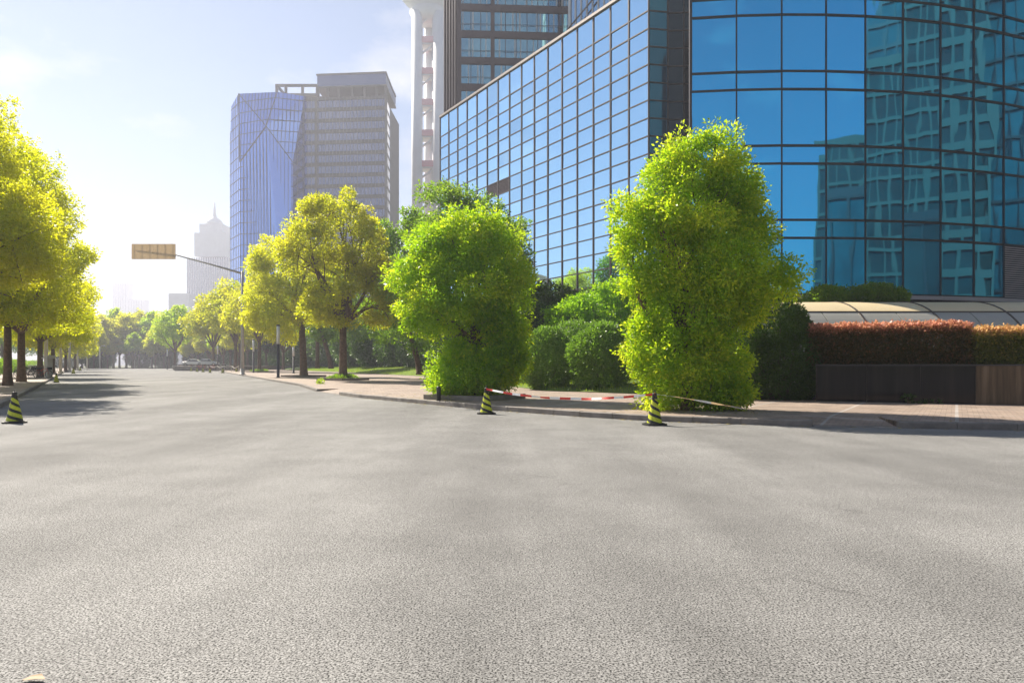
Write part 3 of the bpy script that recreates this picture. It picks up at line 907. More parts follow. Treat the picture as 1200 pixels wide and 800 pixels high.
# dark brown tower
dt = empty('office_tower', (0, 0, 0), 0, 'dark brown framed office tower with teal curtained windows behind the glass wing', 'tower')
Yd = 98.0
q0 = (PX(522, 101), 101.5); q1 = (PX(538.5, Yd), Yd); q2 = (PX(670, Yd + 1), Yd + .9)
st = 31.2 / F * Yd
ztop = 66.0
mb = MB(); mb.prism([q0, (q1[0] + .1, q1[1] + .35), (q2[0], q2[1] + .35), (q2[0], 125), (q0[0], 125)], 0, ztop); mb.build('wall', M['brownmetal'], dt)
frm = MB()
nq = nrm(q1, q2)
k = 0
zb = PZ(66.5 + 31.2 * 9, Yd)
while zb < ztop - 3:
    for (ta, tb, npn) in ((.012, .275, 3), (.31, .985, 7)):
        pa = (q1[0] + (q2[0] - q1[0]) * ta, q1[1] + (q2[1] - q1[1]) * ta); pb = (q1[0] + (q2[0] - q1[0]) * tb, q1[1] + (q2[1] - q1[1]) * tb)
        m_ = MB(); zz = zb + 1.35
        vs = [(pa[0], pa[1] + .18, zb + .05), (pb[0], pb[1] + .18, zb + .05), (pb[0], pb[1] + .18, zb + 2.75), (pa[0], pa[1] + .18, zb + 2.75)]
        bk = [(x, y + .1, z) for x, y, z in vs]
        m_.add(vs + bk, [(0, 1, 2, 3), (7, 6, 5, 4), (0, 4, 5, 1), (1, 5, 6, 2), (2, 6, 7, 3), (3, 7, 4, 0)])
        w_ = m_.build('window', M['glassteal'], dt)
        for p, q in seg(pa, pb, npn)[1:]:
            frm.bar((p[0], p[1] + .15, zb), (p[0], p[1] + .15, zb + 2.8), .09, .06, nq)
        # pale curtains drawn at the edges of the panes
        for p, q in seg(pa, pb, npn):
            if rnd.random() < .75 or True:
                xx = p[0] + rnd.uniform(.1, .9) * (q[0] - p[0]); wd = rnd.uniform(.06, .22)
                cu = MB(); cu.box(xx, xx + wd, p[1] + .155, p[1] + .175, zb + .1, zb + 2.7)
                cu.build('curtain', M['whiteconc'], w_)
    frm.bar((*q1, zb - .5), (*q2, zb - .5), .95, .05, nq)
    frm.bar((q1[0], q1[1], zb + .95), (q2[0], q2[1], zb + .95), .06, .02, nq)
    zb += st
for t in (0, .292, 1): 
    p = (q1[0] + (q2[0] - q1[0]) * t, q1[1] + (q2[1] - q1[1]) * t); frm.bar((*p, 0), (*p, ztop), .5, .2, nq)
for p, q in seg(q0, q1, 5): frm.bar((*p, 0), (*p, ztop), .17, .3, nrm(q0, q1))
frm.build('frame', M['brownmetal'], dt)

# white finned block beyond the wing roof
wb = empty('office_block', (0, 0, 0), 0, 'pale glazed block with slim white vertical fins above the wing roof', 'building')
w0 = (PX(668, 84), 84.0); w1 = (22.0, 80.0)
mb = MB(); mb.prism([w0, w1, (30, 100), (w0[0], 96)], 20, 60); mb.build('wall', M['glasswing'], wb)
mb = MB()
for p, q in seg(w0, w1, 22): mb.bar((*p, 20), (*p, 60), .16, .35, nrm(w0, w1))
mb.bar((*w0, 20), (*w0, 60), .3, .45, nrm(w0, w1))
mb.build('fin', M['whiteconc'], wb)
mb = MB(); mb.bar((w0[0] - .4, w0[1] - .9, PZ(35, 83)), (w0[0] + 3.0, w0[1] - 1.5, PZ(-2, 83)), .16, .1, (0, -1, 0)); mb.build('brace', M['rib'], wb)

# stepped hazy skyscraper with spire
ss = empty('skyscraper', (0, 0, 0), 0, 'faint stepped skyscraper topped by a small dome and thin spire', 'tower')
Ys = 700.0
def blk(xa, xb, ya, yb, dpt, Yo, nm, m):
    mb = MB(); mb.box(PX(xa, Ys), PX(xb, Ys), Ys + Yo, Ys + Yo + dpt, PZ(yb, Ys), PZ(ya, Ys)); mb.build(nm, M[m], ss)
blk(220, 268, 303, 430, 34, 0, 'lower_block', 'whiteconc')
blk(226, 263, 272, 300, 26, 3, 'middle_block', 'whiteconc')
blk(231, 258, 261, 272, 20, 5, 'upper_block', 'whiteconc')
fr = MB()
for k in range(18): fr.box(PX(219 + k * 2.75, Ys), PX(220.4 + k * 2.75, Ys), Ys - .4, Ys - .05, 2, PZ(302, Ys))
fr.build('window_strip', M['glassgrey'], ss)
mb = MB(); zc = PZ(261, Ys); mb.lathe([(9, 0), (8.3, 3), (6, 6), (3.4, 8), (2.0, 9.5), (1.5, 14), (.9, 19), (.4, 24)], (PX(244.5, Ys), Ys + 14, zc), 16); mb.build('dome_spire', M['whiteconc'], ss, smooth=True)
mb = MB(); mb.box(PX(209, Ys), PX(232, Ys), Ys - 20, Ys - 2, 0, PZ(346, Ys)); mb.build('podium', M['whiteconc'], ss)
for (xa, xb, y, lab) in ((132, 150, 331, 'very faint tall block in the haze left of the sign board'), (150, 169, 351, 'very faint low block in the haze beyond the road end')):
    t = empty('distant_block', (PX((xa + xb) / 2, 1450), 1450, 0), 0, lab, 'building')
    w = (xb - xa) * .9
    mb = MB(); mb.box(-w, w, 0, 20, 0, PZ(y, 1450)); mb.build('wall', M['whiteconc'], t)
    mb = MB()
    for k in range(6): mb.box(-w + 1 + k * w / 3.2, -w + 2.4 + k * w / 3.2, -.3, -.02, 2, PZ(y, 1450) - 3)
    mb.build('window_strip', M['glassgrey'], t)

# ------------------------------------------------------------------ buildings across the street, seen mirrored in the curved front
def gridblock(name, c, w, d, h, rz, wallm, glassm, sx, sz, bw, bh, label):
    root = empty(name, (*c, 0), rz, label, 'building')
    mb = MB(); mb.box(-w / 2, w / 2, -d / 2, d / 2, 0, h); mb.build('window_glass', M[glassm], root)
    mb = MB()
    for (sx_, sy_, ex, ey, n) in ((-w / 2, -d / 2, w / 2, -d / 2, (0, -1, 0)), (w / 2, -d / 2, w / 2, d / 2, (1, 0, 0)),
                                  (w / 2, d / 2, -w / 2, d / 2, (0, 1, 0)), (-w / 2, d / 2, -w / 2, -d / 2, (-1, 0, 0))):
        L_ = math.dist((sx_, sy_), (ex, ey)); k = max(1, round(L_ / sx))
        for p, q in seg((sx_, sy_), (ex, ey), k): mb.bar((*p, 0), (*p, h), bw, .35, n)
        z = sz
        while z < h + .1:
            mb.bar((sx_, sy_, z), (ex, ey, z), bh, .3, n); z += sz
    mb.build('facade_grid', M[wallm], root)
    mb = MB(); mb.box(-w / 2 - .3, w / 2 + .3, -d / 2 - .3, d / 2 + .3, h, h + 1.2); mb.build('roof_parapet', M[wallm], root)
    return root
gridblock('office_block', (50, -13), 16, 9, 22, R(36), 'mullion_dark', 'darkteal', 2.2, 11, .25, .3, 'dark blue glass block with tall fins mirrored low in the curved front')
gridblock('office_block', (56, -28), 17, 12, 33, R(33), 'mirrorstone', 'darkwin', 1.3, 3.4, .28, .45, 'low grey gridded block mirrored beyond the blue one')
gridblock('office_block', (66, -13), 15, 12, 41, R(43), 'mirrorstone', 'darkwin', 1.2, 3.3, .26, .45, 'grey green gridded block mirrored in the middle of the curved front')
gridblock('office_block', (78, -5), 12, 13, 72, R(52), 'mirrorstone', 'darkwin', 1.25, 3.2, .26, .55, 'taller grey gridded tower mirrored right of the middle of the curved front')
gridblock('office_block', (67, 4), 9, 5, 18, R(56), 'mullion_dark', 'darkwin', 3, 9, .3, .3, 'low dark glass entrance block in front of the mirrored towers')
gridblock('office_block', (85, 7), 13, 13, 58, R(61), 'mirrorstone', 'darkwin', 1.6, 3.3, .5, 1.0, 'pale panelled block with punched windows mirrored beside the green tower')
gridblock('office_block', (98, 6), 20, 12, 100, R(63), 'glassgreen', 'darkwin', 1.5, 3.6, .12, 1.1, 'green banded glass tower mirrored near the right edge of the curved front')
gridblock('office_block', (96, 22), 24, 14, 112, R(73), 'mullion_dark', 'darkteal', 1.5, 3.8, .15, .4, 'dark green glass tower mirrored at the right edge of the curved front')
gridblock('office_block', (90, -24), 22, 12, 84, R(50), 'mullion_dark', 'darkteal', 2.0, 3.6, .2, .6, 'dark glass tower standing behind the grey ones in the mirrored street')

# ------------------------------------------------------------------ trees
def at(x, Y, z=PH): return (PX(x, Y), Y, z)

def px_blobs(base_x, Y, z0, L):
    """blob list from picture measures: (x, y, rx, ry[, depth offset m, depth factor]) at distance Y"""
    out = []
    k = Y / F
    for t in L:
        x, y, rx, ry = t[:4]
        dy = t[4] if len(t) > 4 else 0; df = t[5] if len(t) > 5 else 1
        out.append(((x - base_x) * k, dy, H + (427 - y) * k - z0, rx * k, rx * k * df, ry * k))
    return out

# A: nearest, leafy down to the ground
Ya = 17.6
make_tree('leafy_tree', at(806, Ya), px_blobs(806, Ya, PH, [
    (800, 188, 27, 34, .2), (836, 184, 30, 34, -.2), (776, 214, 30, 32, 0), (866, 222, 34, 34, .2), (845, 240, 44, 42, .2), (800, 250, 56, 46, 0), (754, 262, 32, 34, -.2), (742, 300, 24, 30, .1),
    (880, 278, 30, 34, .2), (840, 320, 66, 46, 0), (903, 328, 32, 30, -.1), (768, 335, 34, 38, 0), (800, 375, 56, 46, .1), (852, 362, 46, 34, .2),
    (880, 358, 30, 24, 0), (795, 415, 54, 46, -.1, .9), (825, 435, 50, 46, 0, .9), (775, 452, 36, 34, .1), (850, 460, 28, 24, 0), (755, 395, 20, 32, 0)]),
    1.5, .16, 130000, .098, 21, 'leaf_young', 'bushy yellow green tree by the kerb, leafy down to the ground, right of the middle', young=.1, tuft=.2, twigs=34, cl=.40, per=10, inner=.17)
# B: second tree with a leafy skirt
Yb = 23.4
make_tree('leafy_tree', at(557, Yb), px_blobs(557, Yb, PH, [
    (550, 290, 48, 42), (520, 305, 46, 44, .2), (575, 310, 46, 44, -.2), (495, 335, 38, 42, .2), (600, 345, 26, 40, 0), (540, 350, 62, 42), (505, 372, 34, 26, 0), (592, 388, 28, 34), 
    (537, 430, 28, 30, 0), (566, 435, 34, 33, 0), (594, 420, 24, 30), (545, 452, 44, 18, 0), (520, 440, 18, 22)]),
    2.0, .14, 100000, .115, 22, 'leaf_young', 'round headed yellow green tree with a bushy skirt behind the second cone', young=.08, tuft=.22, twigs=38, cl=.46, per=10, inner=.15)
# C: taller greener tree behind B
Yc_ = 46.0
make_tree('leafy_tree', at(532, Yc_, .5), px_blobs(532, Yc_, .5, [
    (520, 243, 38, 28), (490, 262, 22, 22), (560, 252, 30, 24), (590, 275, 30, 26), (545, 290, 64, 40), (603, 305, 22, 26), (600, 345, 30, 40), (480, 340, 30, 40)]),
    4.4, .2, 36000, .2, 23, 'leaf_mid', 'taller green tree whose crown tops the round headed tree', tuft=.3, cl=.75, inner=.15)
# D: big dome with visible branches
Yd_ = 51.0
make_tree('leafy_tree', at(402, Yd_), px_blobs(402, Yd_, PH, [
    (392, 262, 42, 38), (362, 282, 36, 30), (425, 290, 34, 36), (350, 308, 26, 24), (440, 312, 24, 24, .8), (400, 300, 46, 22, 1.8), (412, 355, 48, 32, -.3), (380, 362, 28, 22), (440, 365, 26, 24)]),
    4.2, .3, 56000, .2, 24, 'leaf_gold', 'large domed golden green tree with bare branches showing, in a square kerbed pit', tuft=.3, inner=.03, twigs=70, cl=.72)
# E: left of D
Ye = 66.0
make_tree('leafy_tree', at(356, Ye), px_blobs(356, Ye, PH, [
    (325, 318, 38, 34), (352, 335, 34, 34), (314, 350, 26, 26), (334, 375, 40, 24), (304, 372, 14, 18), (375, 350, 26, 30), (368, 310, 24, 24)]),
    5.0, .34, 40000, .24, 25, 'leaf_lime', 'lighter lime green tree left of the large domed tree', tuft=.4, inner=.08, lean=(-.2, 0), cl=.85)
# F: behind, filling between D and B
make_tree('leafy_tree', at(492, 58, .6), px_blobs(492, 58, .6, [
    (462, 300, 26, 28), (448, 285, 20, 22), (470, 335, 30, 30), (455, 370, 28, 26), (490, 385, 24, 24), (480, 350, 24, 34)]),
    4.5, .24, 18000, .26, 26, 'leaf_mid', 'slender green tree with a leaning trunk on the lawn behind the golden dome', tuft=.5, lean=(-1.3, 0))
# G
make_tree('leafy_tree', at(372, 98, .9), px_blobs(372, 98, .9, [(368, 345, 28, 34), (350, 370, 24, 24), (385, 370, 24, 26)]),
    6, .28, 9000, .4, 27, 'leaf_mid', 'shaded green tree on the lawn right of the lime green tree', tuft=.7)
make_tree('leafy_tree', at(388, 92, .9), px_blobs(388, 92, .9, [(400, 350, 26, 30), (425, 372, 24, 22), (378, 380, 18, 18)]),
    6, .28, 9000, .4, 28, 'leaf_mid', 'shaded tree with a curved leaning trunk behind the domed tree', tuft=.7, lean=(-1.8, 0))

# further street trees on the right row: shapes shared, sizes differ
far_proto = []
for s_ in range(3):
    rg = random.Random(50 + s_)
    bl = [(0, 0, 10.5, 3.4, 3.4, 3.0)]
    for k in range(7):
        a = k * 2 * math.pi / 7 + rg.uniform(-.3, .3); r_ = rg.uniform(2.2, 3.4)
        bl.append((r_ * math.cos(a), r_ * math.sin(a), rg.uniform(6.2, 10.0), rg.uniform(1.9, 2.9), rg.uniform(1.9, 2.9), rg.uniform(1.7, 2.5)))
    bl.append((rg.uniform(-1, 1), 0, 12.6, 2.0, 2.0, 1.7))
    far_proto.append(bl)
row = [  # x px, Y, scale, seed shape, leaf colour, label
    (304, 108, 1.12, 0, 'leaf_gold', 'golden green tree just beyond the sign gantry pole'),
    (276, 128, 1.20, 1, 'leaf_gold', 'golden tree left of the gantry pole, third beyond the lime green tree'),
    (250, 150, 1.16, 2, 'leaf_gold', 'hazy golden tree above the parked white car'),
    (205, 172, 1.12, 0, 'leaf_young', 'round lime tree standing apart above the far bicycles')]
for i, (x, Y, s_, k, m_, lab) in enumerate(row):
    o = make_tree('street_tree', (PX(x, Y), Y, PH), far_proto[k], 4.2, .26, 13000, .42, 60 + i, m_, lab, group='far street trees', tuft=.5, inner=.1, cl=.95)
    o.scale = (s_,) * 3
far_srcs = []
for k in range(3):
    o = make_tree('distant_tree', (0, 0, PH), far_proto[k], 3.2, .26, 14000, .55, 70 + k, ('leaf_lime', 'leaf_gold', 'leaf_young')[k],
                  'hazy tree in the row closing the far end of the road', group='trees closing the road end', tuft=.55, inner=.1, cl=1.0)
    far_srcs.append(o)
spots = [(103, 215, 1.25), (118, 226, 1.3), (133, 240, 1.4), (148, 232, 1.3), (163, 245, 1.4), (178, 236, 1.35), (192, 250, 1.35), (215, 240, 1.35), (232, 252, 1.3),
         (250, 230, 1.3), (270, 210, 1.3), (290, 190, 1.25), (312, 170, 1.2), (332, 150, 1.15), (90, 235, 1.35), (72, 245, 1.4), (124, 275, 1.5), (155, 280, 1.55), (186, 285, 1.5), (222, 285, 1.5), (110, 255, 1.4), (140, 256, 1.4), (170, 262, 1.45), (200, 268, 1.4), (96, 262, 1.45), (126, 222, .9), (156, 224, .85), (182, 224, .9), (110, 232, .9), (198, 228, .9), (225, 222, .9), (245, 205, .95), (262, 190, .95), (280, 172, .9)]
bpy.context.view_layer.update()
for i, (x, Y, s_) in enumerate(spots):
    src = far_srcs[i % 3]
    s_ *= .92 + .16 * rnd.random()
    if i < 3: o = src; o.location = (PX(x, Y), Y, .1); o.rotation_euler = (0, 0, rnd.uniform(0, 6)); o.scale = (s_,) * 3
    else: o = copy_thing(src, (PX(x, Y), Y, .1), rnd.uniform(0, 6), s_)

# left row
lrow = [(-46, 26.5, 12.0, 3.5, 'leaf_lime', 80000, .14, 'big leafy tree at the very left edge, nearest of the left row'),
        (9, 38, 14.6, 4.4, 'leaf_lime', 84000, .16, 'tall yellow green tree, first trunk in view on the left'),
        (25, 47, 13.8, 4.4, 'leaf_lime', 60000, .19, 'tall yellow green tree, second trunk in view on the left'),
        (47, 64, 13.0, 4.6, 'leaf_lime', 42000, .24, 'tall tree with a low forked branch, third trunk in view on the left'),
        (62, 88, 12.8, 4.8, 'leaf_gold', 20000, .34, 'golden tree beside the fourth pale lamp post on the left'),
        (77, 122, 12.5, 5.0, 'leaf_gold', 14000, .42, 'hazy golden tree beyond the bicycles on the left'),
        (88, 165, 14.0, 5.5, 'leaf_gold', 10000, .5, 'hazy golden tree at the far end of the left row')]
for i, (x, Y, h, r_, m_, n_, L_, lab) in enumerate(lrow):
    rg = random.Random(90 + i)
    lo = 3.6
    bl = [(0, 0, h * .62, r_ * .78, r_ * .78, h * .22), (0, 0, h - r_ * .48, r_ * .5, r_ * .5, r_ * .42)]
    for k in range(6):
        a = k * math.pi / 3 + rg.uniform(-.3, .3); zz = rg.uniform(lo + 1.6, h * .8); f_ = .62 if zz < h * .65 else .45
        bl.append((r_ * f_ * math.cos(a), r_ * f_ * math.sin(a), zz, r_ * rg.uniform(.4, .5), r_ * rg.uniform(.4, .5), r_ * rg.uniform(.38, .5)))
    for k in range(4):
        a = k * math.pi / 2 + .6 + rg.uniform(-.3, .3)
        bl.append((r_ * .5 * math.cos(a), r_ * .5 * math.sin(a), lo + 1.2 + rg.uniform(-.4, .6), r_ * .42, r_ * .42, r_ * .33))
    make_tree('street_tree', (PX(x, Y), Y, PH), bl, 3.4, .21 + .04 * (i > 1), n_, L_, 100 + i, m_, lab, group='left row of street trees', tuft=L_ * 1.8, inner=.12, cl=.75 + .006 * Y)
# backdrop trees behind the left row
bx = [(-62, 62), (-68, 78), (-78, 92), (-88, 110), (-100, 128), (-112, 150), (-128, 172), (-55, 46), (-140, 195), (-152, 222), (-95, 88), (-75, 50)]
lsrc = None
for i, (x, y) in enumerate(bx):
    lab = 'leafy background tree behind the left pavement'
    if lsrc is None:
        lsrc = make_tree('background_tree', (x, y, .1), far_proto[1], 3.4, .26, 12000, .42, 130, 'leaf_mid', lab, group='background trees on the left', tuft=.6)
        lsrc.scale = (.8,) * 3
    else: copy_thing(lsrc, (x, y, .1), rnd.uniform(0, 6), rnd.uniform(.75, 1.0))

# ------------------------------------------------------------------ shrubs
make_bush('round_shrub', at(641, 32), [(0, 0, 1.35, 1.32, 1.2, 1.4)], 20000, .13, 31, 'leaf_shrub', 'clipped round dark green shrub, left of the two balls', tuft=.17, per=9, lump=.055, inner=.1, young=.0, droop=-.1)
make_bush('round_shrub', at(706, 30.2), [(0, 0, 1.45, 1.42, 1.3, 1.5)], 23000, .13, 32, 'leaf_shrub', 'clipped round green shrub, larger right hand one of the two balls', tuft=.17, per=9, lump=.055, inner=.1, droop=-.1)
make_bush('round_shrub', (PX(672, 35), 35, .5), [(0, 0, 1.5, 1.35, 1.2, 1.5), (1.3, .3, 1.6, 1.1, 1, 1.4)], 18000, .11, 33, 'leaf_shrub', 'smaller round shrub peeping out behind the two clipped balls', tuft=.16, per=9, lump=.04, inner=.1)
make_bush('leafy_shrub', (PX(706, 38.5), 38.5, .6), [(0, 0, 3.7, 1.9, 1.5, 1.5), (-1.7, 0, 3.1, 1.6, 1.4, 1.4), (1.8, .2, 3.6, 1.6, 1.4, 1.5), (0, 0, 1.7, 3.2, 1.6, 1.8), (.8, -.2, 4.5, 1.2, 1, .8)], 34000, .17, 34, 'leaf_vivid', 'bright green broad leaved shrub behind the round clipped shrubs', tuft=.24, young=.05, cl=.42)
make_bush('leafy_shrub', (PX(628, 40), 40, .6), [(0, 0, 2.6, 1.8, 1.4, 1.6), (-1.4, 0, 2.2, 1.6, 1.4, 1.6), (1.2, 0, 2.0, 1.6, 1.4, 1.6)], 20000, .16, 35, 'leaf_dark', 'darker green shrub below the mirror glass wing, left of the bright one', tuft=.28)
make_bush('dense_shrub', at(904, 22.9), [(0, 0, 2.3, 1.05, .9, 1.35), (.35, 0, 1.2, 1.25, 1.0, 1.25), (-.7, .2, 1.2, .9, .9, 1.2), (.6, .1, 2.5, .55, .6, .6), (.9, .1, .8, .7, .7, .8)], 42000, .1, 36, 'leaf_dark', 'dark dense shrub between the nearest tree and the granite planter', tuft=.2, lump=.08)
make_bush('dense_shrub', at(842, 25.0), [(0, 0, 1.6, 1.5, 1.1, 1.7), (-1.6, .5, 1.3, 1.3, 1, 1.4)], 26000, .11, 37, 'leaf_dark', 'dark shrub hidden behind the nearest tree', tuft=.2)
make_bush('leafy_shrub', (PX(972, 32.2), 32.2, 4.15), [(0, 0, .3, .85, .7, .42), (-.5, 0, .25, .6, .5, .35)], 5200, .13, 38, 'leaf_mid', 'small leafy bush on top of the canopy ledge, left of two', tuft=.2, lump=.1)
make_bush('leafy_shrub', (PX(1026, 32.2), 32.2, 4.15), [(0, 0, .36, .9, .7, .48), (-.7, 0, .3, .7, .6, .4), (.8, 0, .28, .6, .6, .36)], 7800, .13, 39, 'leaf_mid', 'larger leafy bush on top of the canopy ledge, right of two', tuft=.2, lump=.1)
# dark thicket along the lawn
def xback(Y):
    for (a, b) in zip(BACK[4:], BACK[5:]):
        if a[1] <= Y <= b[1]: return a[0] + (b[0] - a[0]) * (Y - a[1]) / (b[1] - a[1])
th = [(xback(Y) + (3.9 if Y < 75 else 7.5), Y, max(.95, min(2.1, Y / 72))) for Y in (43, 47.5, 52.5, 58, 64, 70, 76, 83, 91, 100, 110, 121, 133, 146, 160, 176, 194, 212)] + [(3.6, 43.5, .85), (7.8, 44, .85)]
tsrc = None
for i, (x, y, s_) in enumerate(th):
    if tsrc is None:
        tsrc = make_bush('thicket_shrub', (x, y, .9), [(0, 0, 2.2, 3.2, 2.4, 2.3), (1.8, .3, 3.2, 2.0, 1.8, 1.9), (-1.9, 0, 3.0, 2.0, 1.8, 1.7), (0, .8, 4.2, 2.2, 1.8, 1.4)], 20000, .24, 40, 'leaf_dark',
                         'dark evergreen shrub in the thicket behind the lawn', group='thicket behind the lawn', tuft=.4)
        tsrc.scale = (s_,) * 3
    else: copy_thing(tsrc, (x, y, .9), rnd.uniform(0, 6), s_ * rnd.uniform(.9, 1.1))
# low hedge shrubs on the left and at the far end
lsh = [(-44, 40), (-48, 50), (-53, 60), (-59, 71), (-66, 82), (-73, 94), (-82, 108), (-92, 124), (-102, 140), (-114, 158), (-127, 178)]
hs = None
for i, (x, y) in enumerate(lsh):
    if hs is None:
        hs = make_bush('low_shrub', (x, y, .15), [(0, 0, .8, 2.6, 2.6, .9), (2.2, 1.5, .8, 2.0, 2, .8), (-2, -1.5, .8, 2.0, 2, .8)], 11000, .2, 41, 'leaf_mid', 'low green shrub behind the left pavement and parked bicycles', group='low shrubs on the left', tuft=.3)
    else: copy_thing(hs, (x, y, .15), rnd.uniform(0, 6), rnd.uniform(.9, 1.3))
fh = [(-150, 250), (-140, 258), (-130, 256), (-120, 260), (-110, 256), (-100, 262), (-90, 258), (-80, 256), (-70, 250), (-160, 262), (-172, 262), (-84, 226), (-78, 222), (-92, 232), (-70, 218)]
for i, (x, y) in enumerate(fh):
    copy_thing(tsrc, (x, y, .0), rnd.uniform(0, 6), rnd.uniform(1.6, 1.9), 'dark shrub of the belt under the trees at the far road end', 'shrub', 'shrub belt at the road end')

# tree pits
def pit(x, Y, w, label, weeds=True):
    root = empty('tree_pit', (PX(x, Y), Y, PH), ROT * -1, label, 'tree pit')
    mb = MB(); t = .14; h = .16
    mb.box(-w, w, -w, -w + t, 0, h); mb.box(-w, w, w - t, w, 0, h)
    mb.box(-w, -w + t, -w + t + .003, w - t - .003, 0, h); mb.box(w - t, w, -w + t + .003, w - t - .003, 0, h)
    mb.build('edging', M['kerb'], root)
    mb = MB(); mb.box(-w + t, w - t, -w + t, w - t, 0, h - .05); mb.build('soil', M['soil'], root)
    if weeds:
        V, v_ = foliage_arrays([(0, 0, .16, w * .8, w * .8, .16)], 2400, .14, int(x), tuft=.12, per=6)
        V[:, 2] = np.maximum(V[:, 2], .1); leaf_object('weeds', V, v_, M['leaf_mid'], root)
pit(402, Yd_, 1.35, 'square kerbed pit with weeds around the large domed tree')
pit(356, Ye, 1.5, 'kerbed pit around the lime green tree', False)
pit(304, 108, 1.6, 'kerbed pit with weeds near the gantry pole')
pit(557, Yb, 1.25, 'bare earth pit under the round headed tree by the second cone', False)
# weeds on the kerb
make_bush('weed', (PX(371, 40.5), 41.2, PH), [(0, 0, .12, .16, .16, .14)], 260, .1, 44, 'leaf_young', 'small yellow green weed growing at the kerb near the domed tree', 'weed', tuft=.12)
make_bush('weed', (12.0, 20.65, PH), [(0, 0, .1, .22, .1, .14), (.5, -.2, .03, .4, .08, .05)], 400, .07, 45, 'leaf_dark', 'small weed growing at the foot of the granite planter', 'weed', tuft=.06)

# ------------------------------------------------------------------ traffic cones and tape
def make_cone(loc, rz, label):
    root = empty('traffic_cone', loc, rz, label, 'traffic cone', 'striped traffic cones')
    mb = MB()
    mb.lathe([(.165, .045), (.16, .06), (.058, .56), (.056, .575)], seg=28); mb.build('cone_body', M['cone'], root, smooth=True)
    mb = MB(); w = .235
    pr = []
    for k in range(16):
        a = 2 * math.pi * (k + .5) / 16; c, s = math.cos(a), math.sin(a); m = max(abs(c), abs(s))
        f_ = 1 / m if m > .86 else 1.13
        pr.append((c * w * f_, s * w * f_))
    mb.prism(pr, .003, .035); mb.prism([(x * .8, y * .8) for x, y in pr], .035, .05); mb.build('base', M['rubber'], root)
    mb = MB(); mb.lathe([(.062, .56), (.06, .575), (.046, .64), (.05, .645), (.052, .675), (.03, .69), (.012, .692)], seg=20); mb.build('neck', M['rubber'], root, smooth=True)
    mb = MB(); mb.tube([(.03 * math.cos(a), 0, .705 + .03 * math.sin(a)) for a in [i * math.pi / 8 for i in range(17)]], .008, 6); mb.build('ring', M['rubber'], root, smooth=True)
    return root
c1 = make_cone((PX(767, 14.65), 14.65, .003), .3, 'striped yellow and black cone at the kerb before the nearest tree')
cones = [(570, 17.95, 1.4, 'striped yellow and black cone before the round headed tree'),
         (17, 15.2, 2.2, 'striped yellow and black cone at the left edge of the road'),
         (66, 49, .5, 'second striped cone along the left kerb'),
         (86, 96, .9, 'third striped cone along the left kerb, far'), (94, 140, 2, 'fourth striped cone along the left kerb, farthest')]
bpy.context.view_layer.update()
for x, Y, rz, lab in cones:
    copy_thing(c1, (PX(x, Y), Y, .003), rz, 1.0 if Y < 90 else 1.35, lab)
for i, (x, Y) in enumerate([(261, 104), (246, 108), (238, 116), (231, 124), (224, 134), (277, 110), (214, 150), (205, 158)]):
    copy_thing(c1, (PX(x, Y), Y, .003), i * 1.3, 1.25, 'far striped cone in the line before the right hand bicycles', group='cones before the far bicycles')

def tape(name, pts, w, segl, label, tilt=0.0, mats=('red', 'white')):
    # dense resample
    P = [Vector(p) for p in pts]; dens = []
    for i in range(len(P) - 1):
        for k in range(12): dens.append(P[i].lerp(P[i + 1], k / 12))
    dens.append(P[-1])
    for _ in range(6):
        dens = [dens[0]] + [(dens[i - 1] + dens[i] * 2 + dens[i + 1]) / 4 for i in range(1, len(dens) - 1)] + [dens[-1]]
    L_ = 0; mb = MB(); V = []; n = len(dens)
    for i, p in enumerate(dens):
        ang_ = tilt + .5 * math.sin(i * .21) + .25 * math.sin(i * .53)
        up = Vector((-.3 * math.sin(ang_), -math.sin(ang_), math.cos(ang_))).normalized() * w / 2
        th_ = Vector((0, .002, 0))
        V += [p - up - th_, p + up - th_, p + up + th_, p - up + th_]
    Fs = []; mi = []
    for i in range(n - 1):
        L_ += (dens[i + 1] - dens[i]).length; m = int(L_ / segl) % 2
        o = i * 4
        for a, b in ((0, 1), (1, 2), (2, 3), (3, 0)):
            Fs.append((o + a, o + b, o + 4 + b, o + 4 + a)); mi.append(m)
    mb.add(V, Fs); mb.mi = mi
    return tag(mb.build(name, [M[m] for m in mats]), label, 'barrier tape')
cx, cy = PX(767, 14.65), 14.65
dx, dy = PX(570, 17.95), 17.95
tape('barrier_tape', [(cx, cy - .05, .665), (PX(735, 15.2), 15.2, PZ(465, 15.2)), (PX(690, 15.9), 15.9, PZ(467.5, 15.9)), (PX(640, 16.7), 16.7, PZ(466, 16.7)), (PX(600, 17.4), 17.4, PZ(461.5, 17.4)), (dx, dy - .05, .655)],
     .055, .3, 'red and white barrier tape sagging between the two near cones')
tape('barrier_tape', [(cx + .03, cy - .02, .665), (PX(800, 14.9), 14.9, PZ(466, 14.9)), (PX(840, 15.2), 15.2, PZ(473, 15.2)), (PX(878, 15.5), 15.5, PZ(480, 15.5)), (PX(884, 15.9), 15.9, PH + .02)],
     .05, .5, 'thin pale twisted barrier tape running right from the near cone to the ground', tilt=1.0, mats=('white', 'board'))
# short stub post behind the second cone, left of the tree skirt
mb = MB(); mb.lathe([(.07, 0), (.07, .42), (.055, .46), (.01, .47)], seg=14)
o = mb.build('bollard', M['blackpaint'], smooth=True); o.location = (PX(514, 22), 22, PH); tag(o, 'short black bollard at the left foot of the round headed tree', 'bollard')
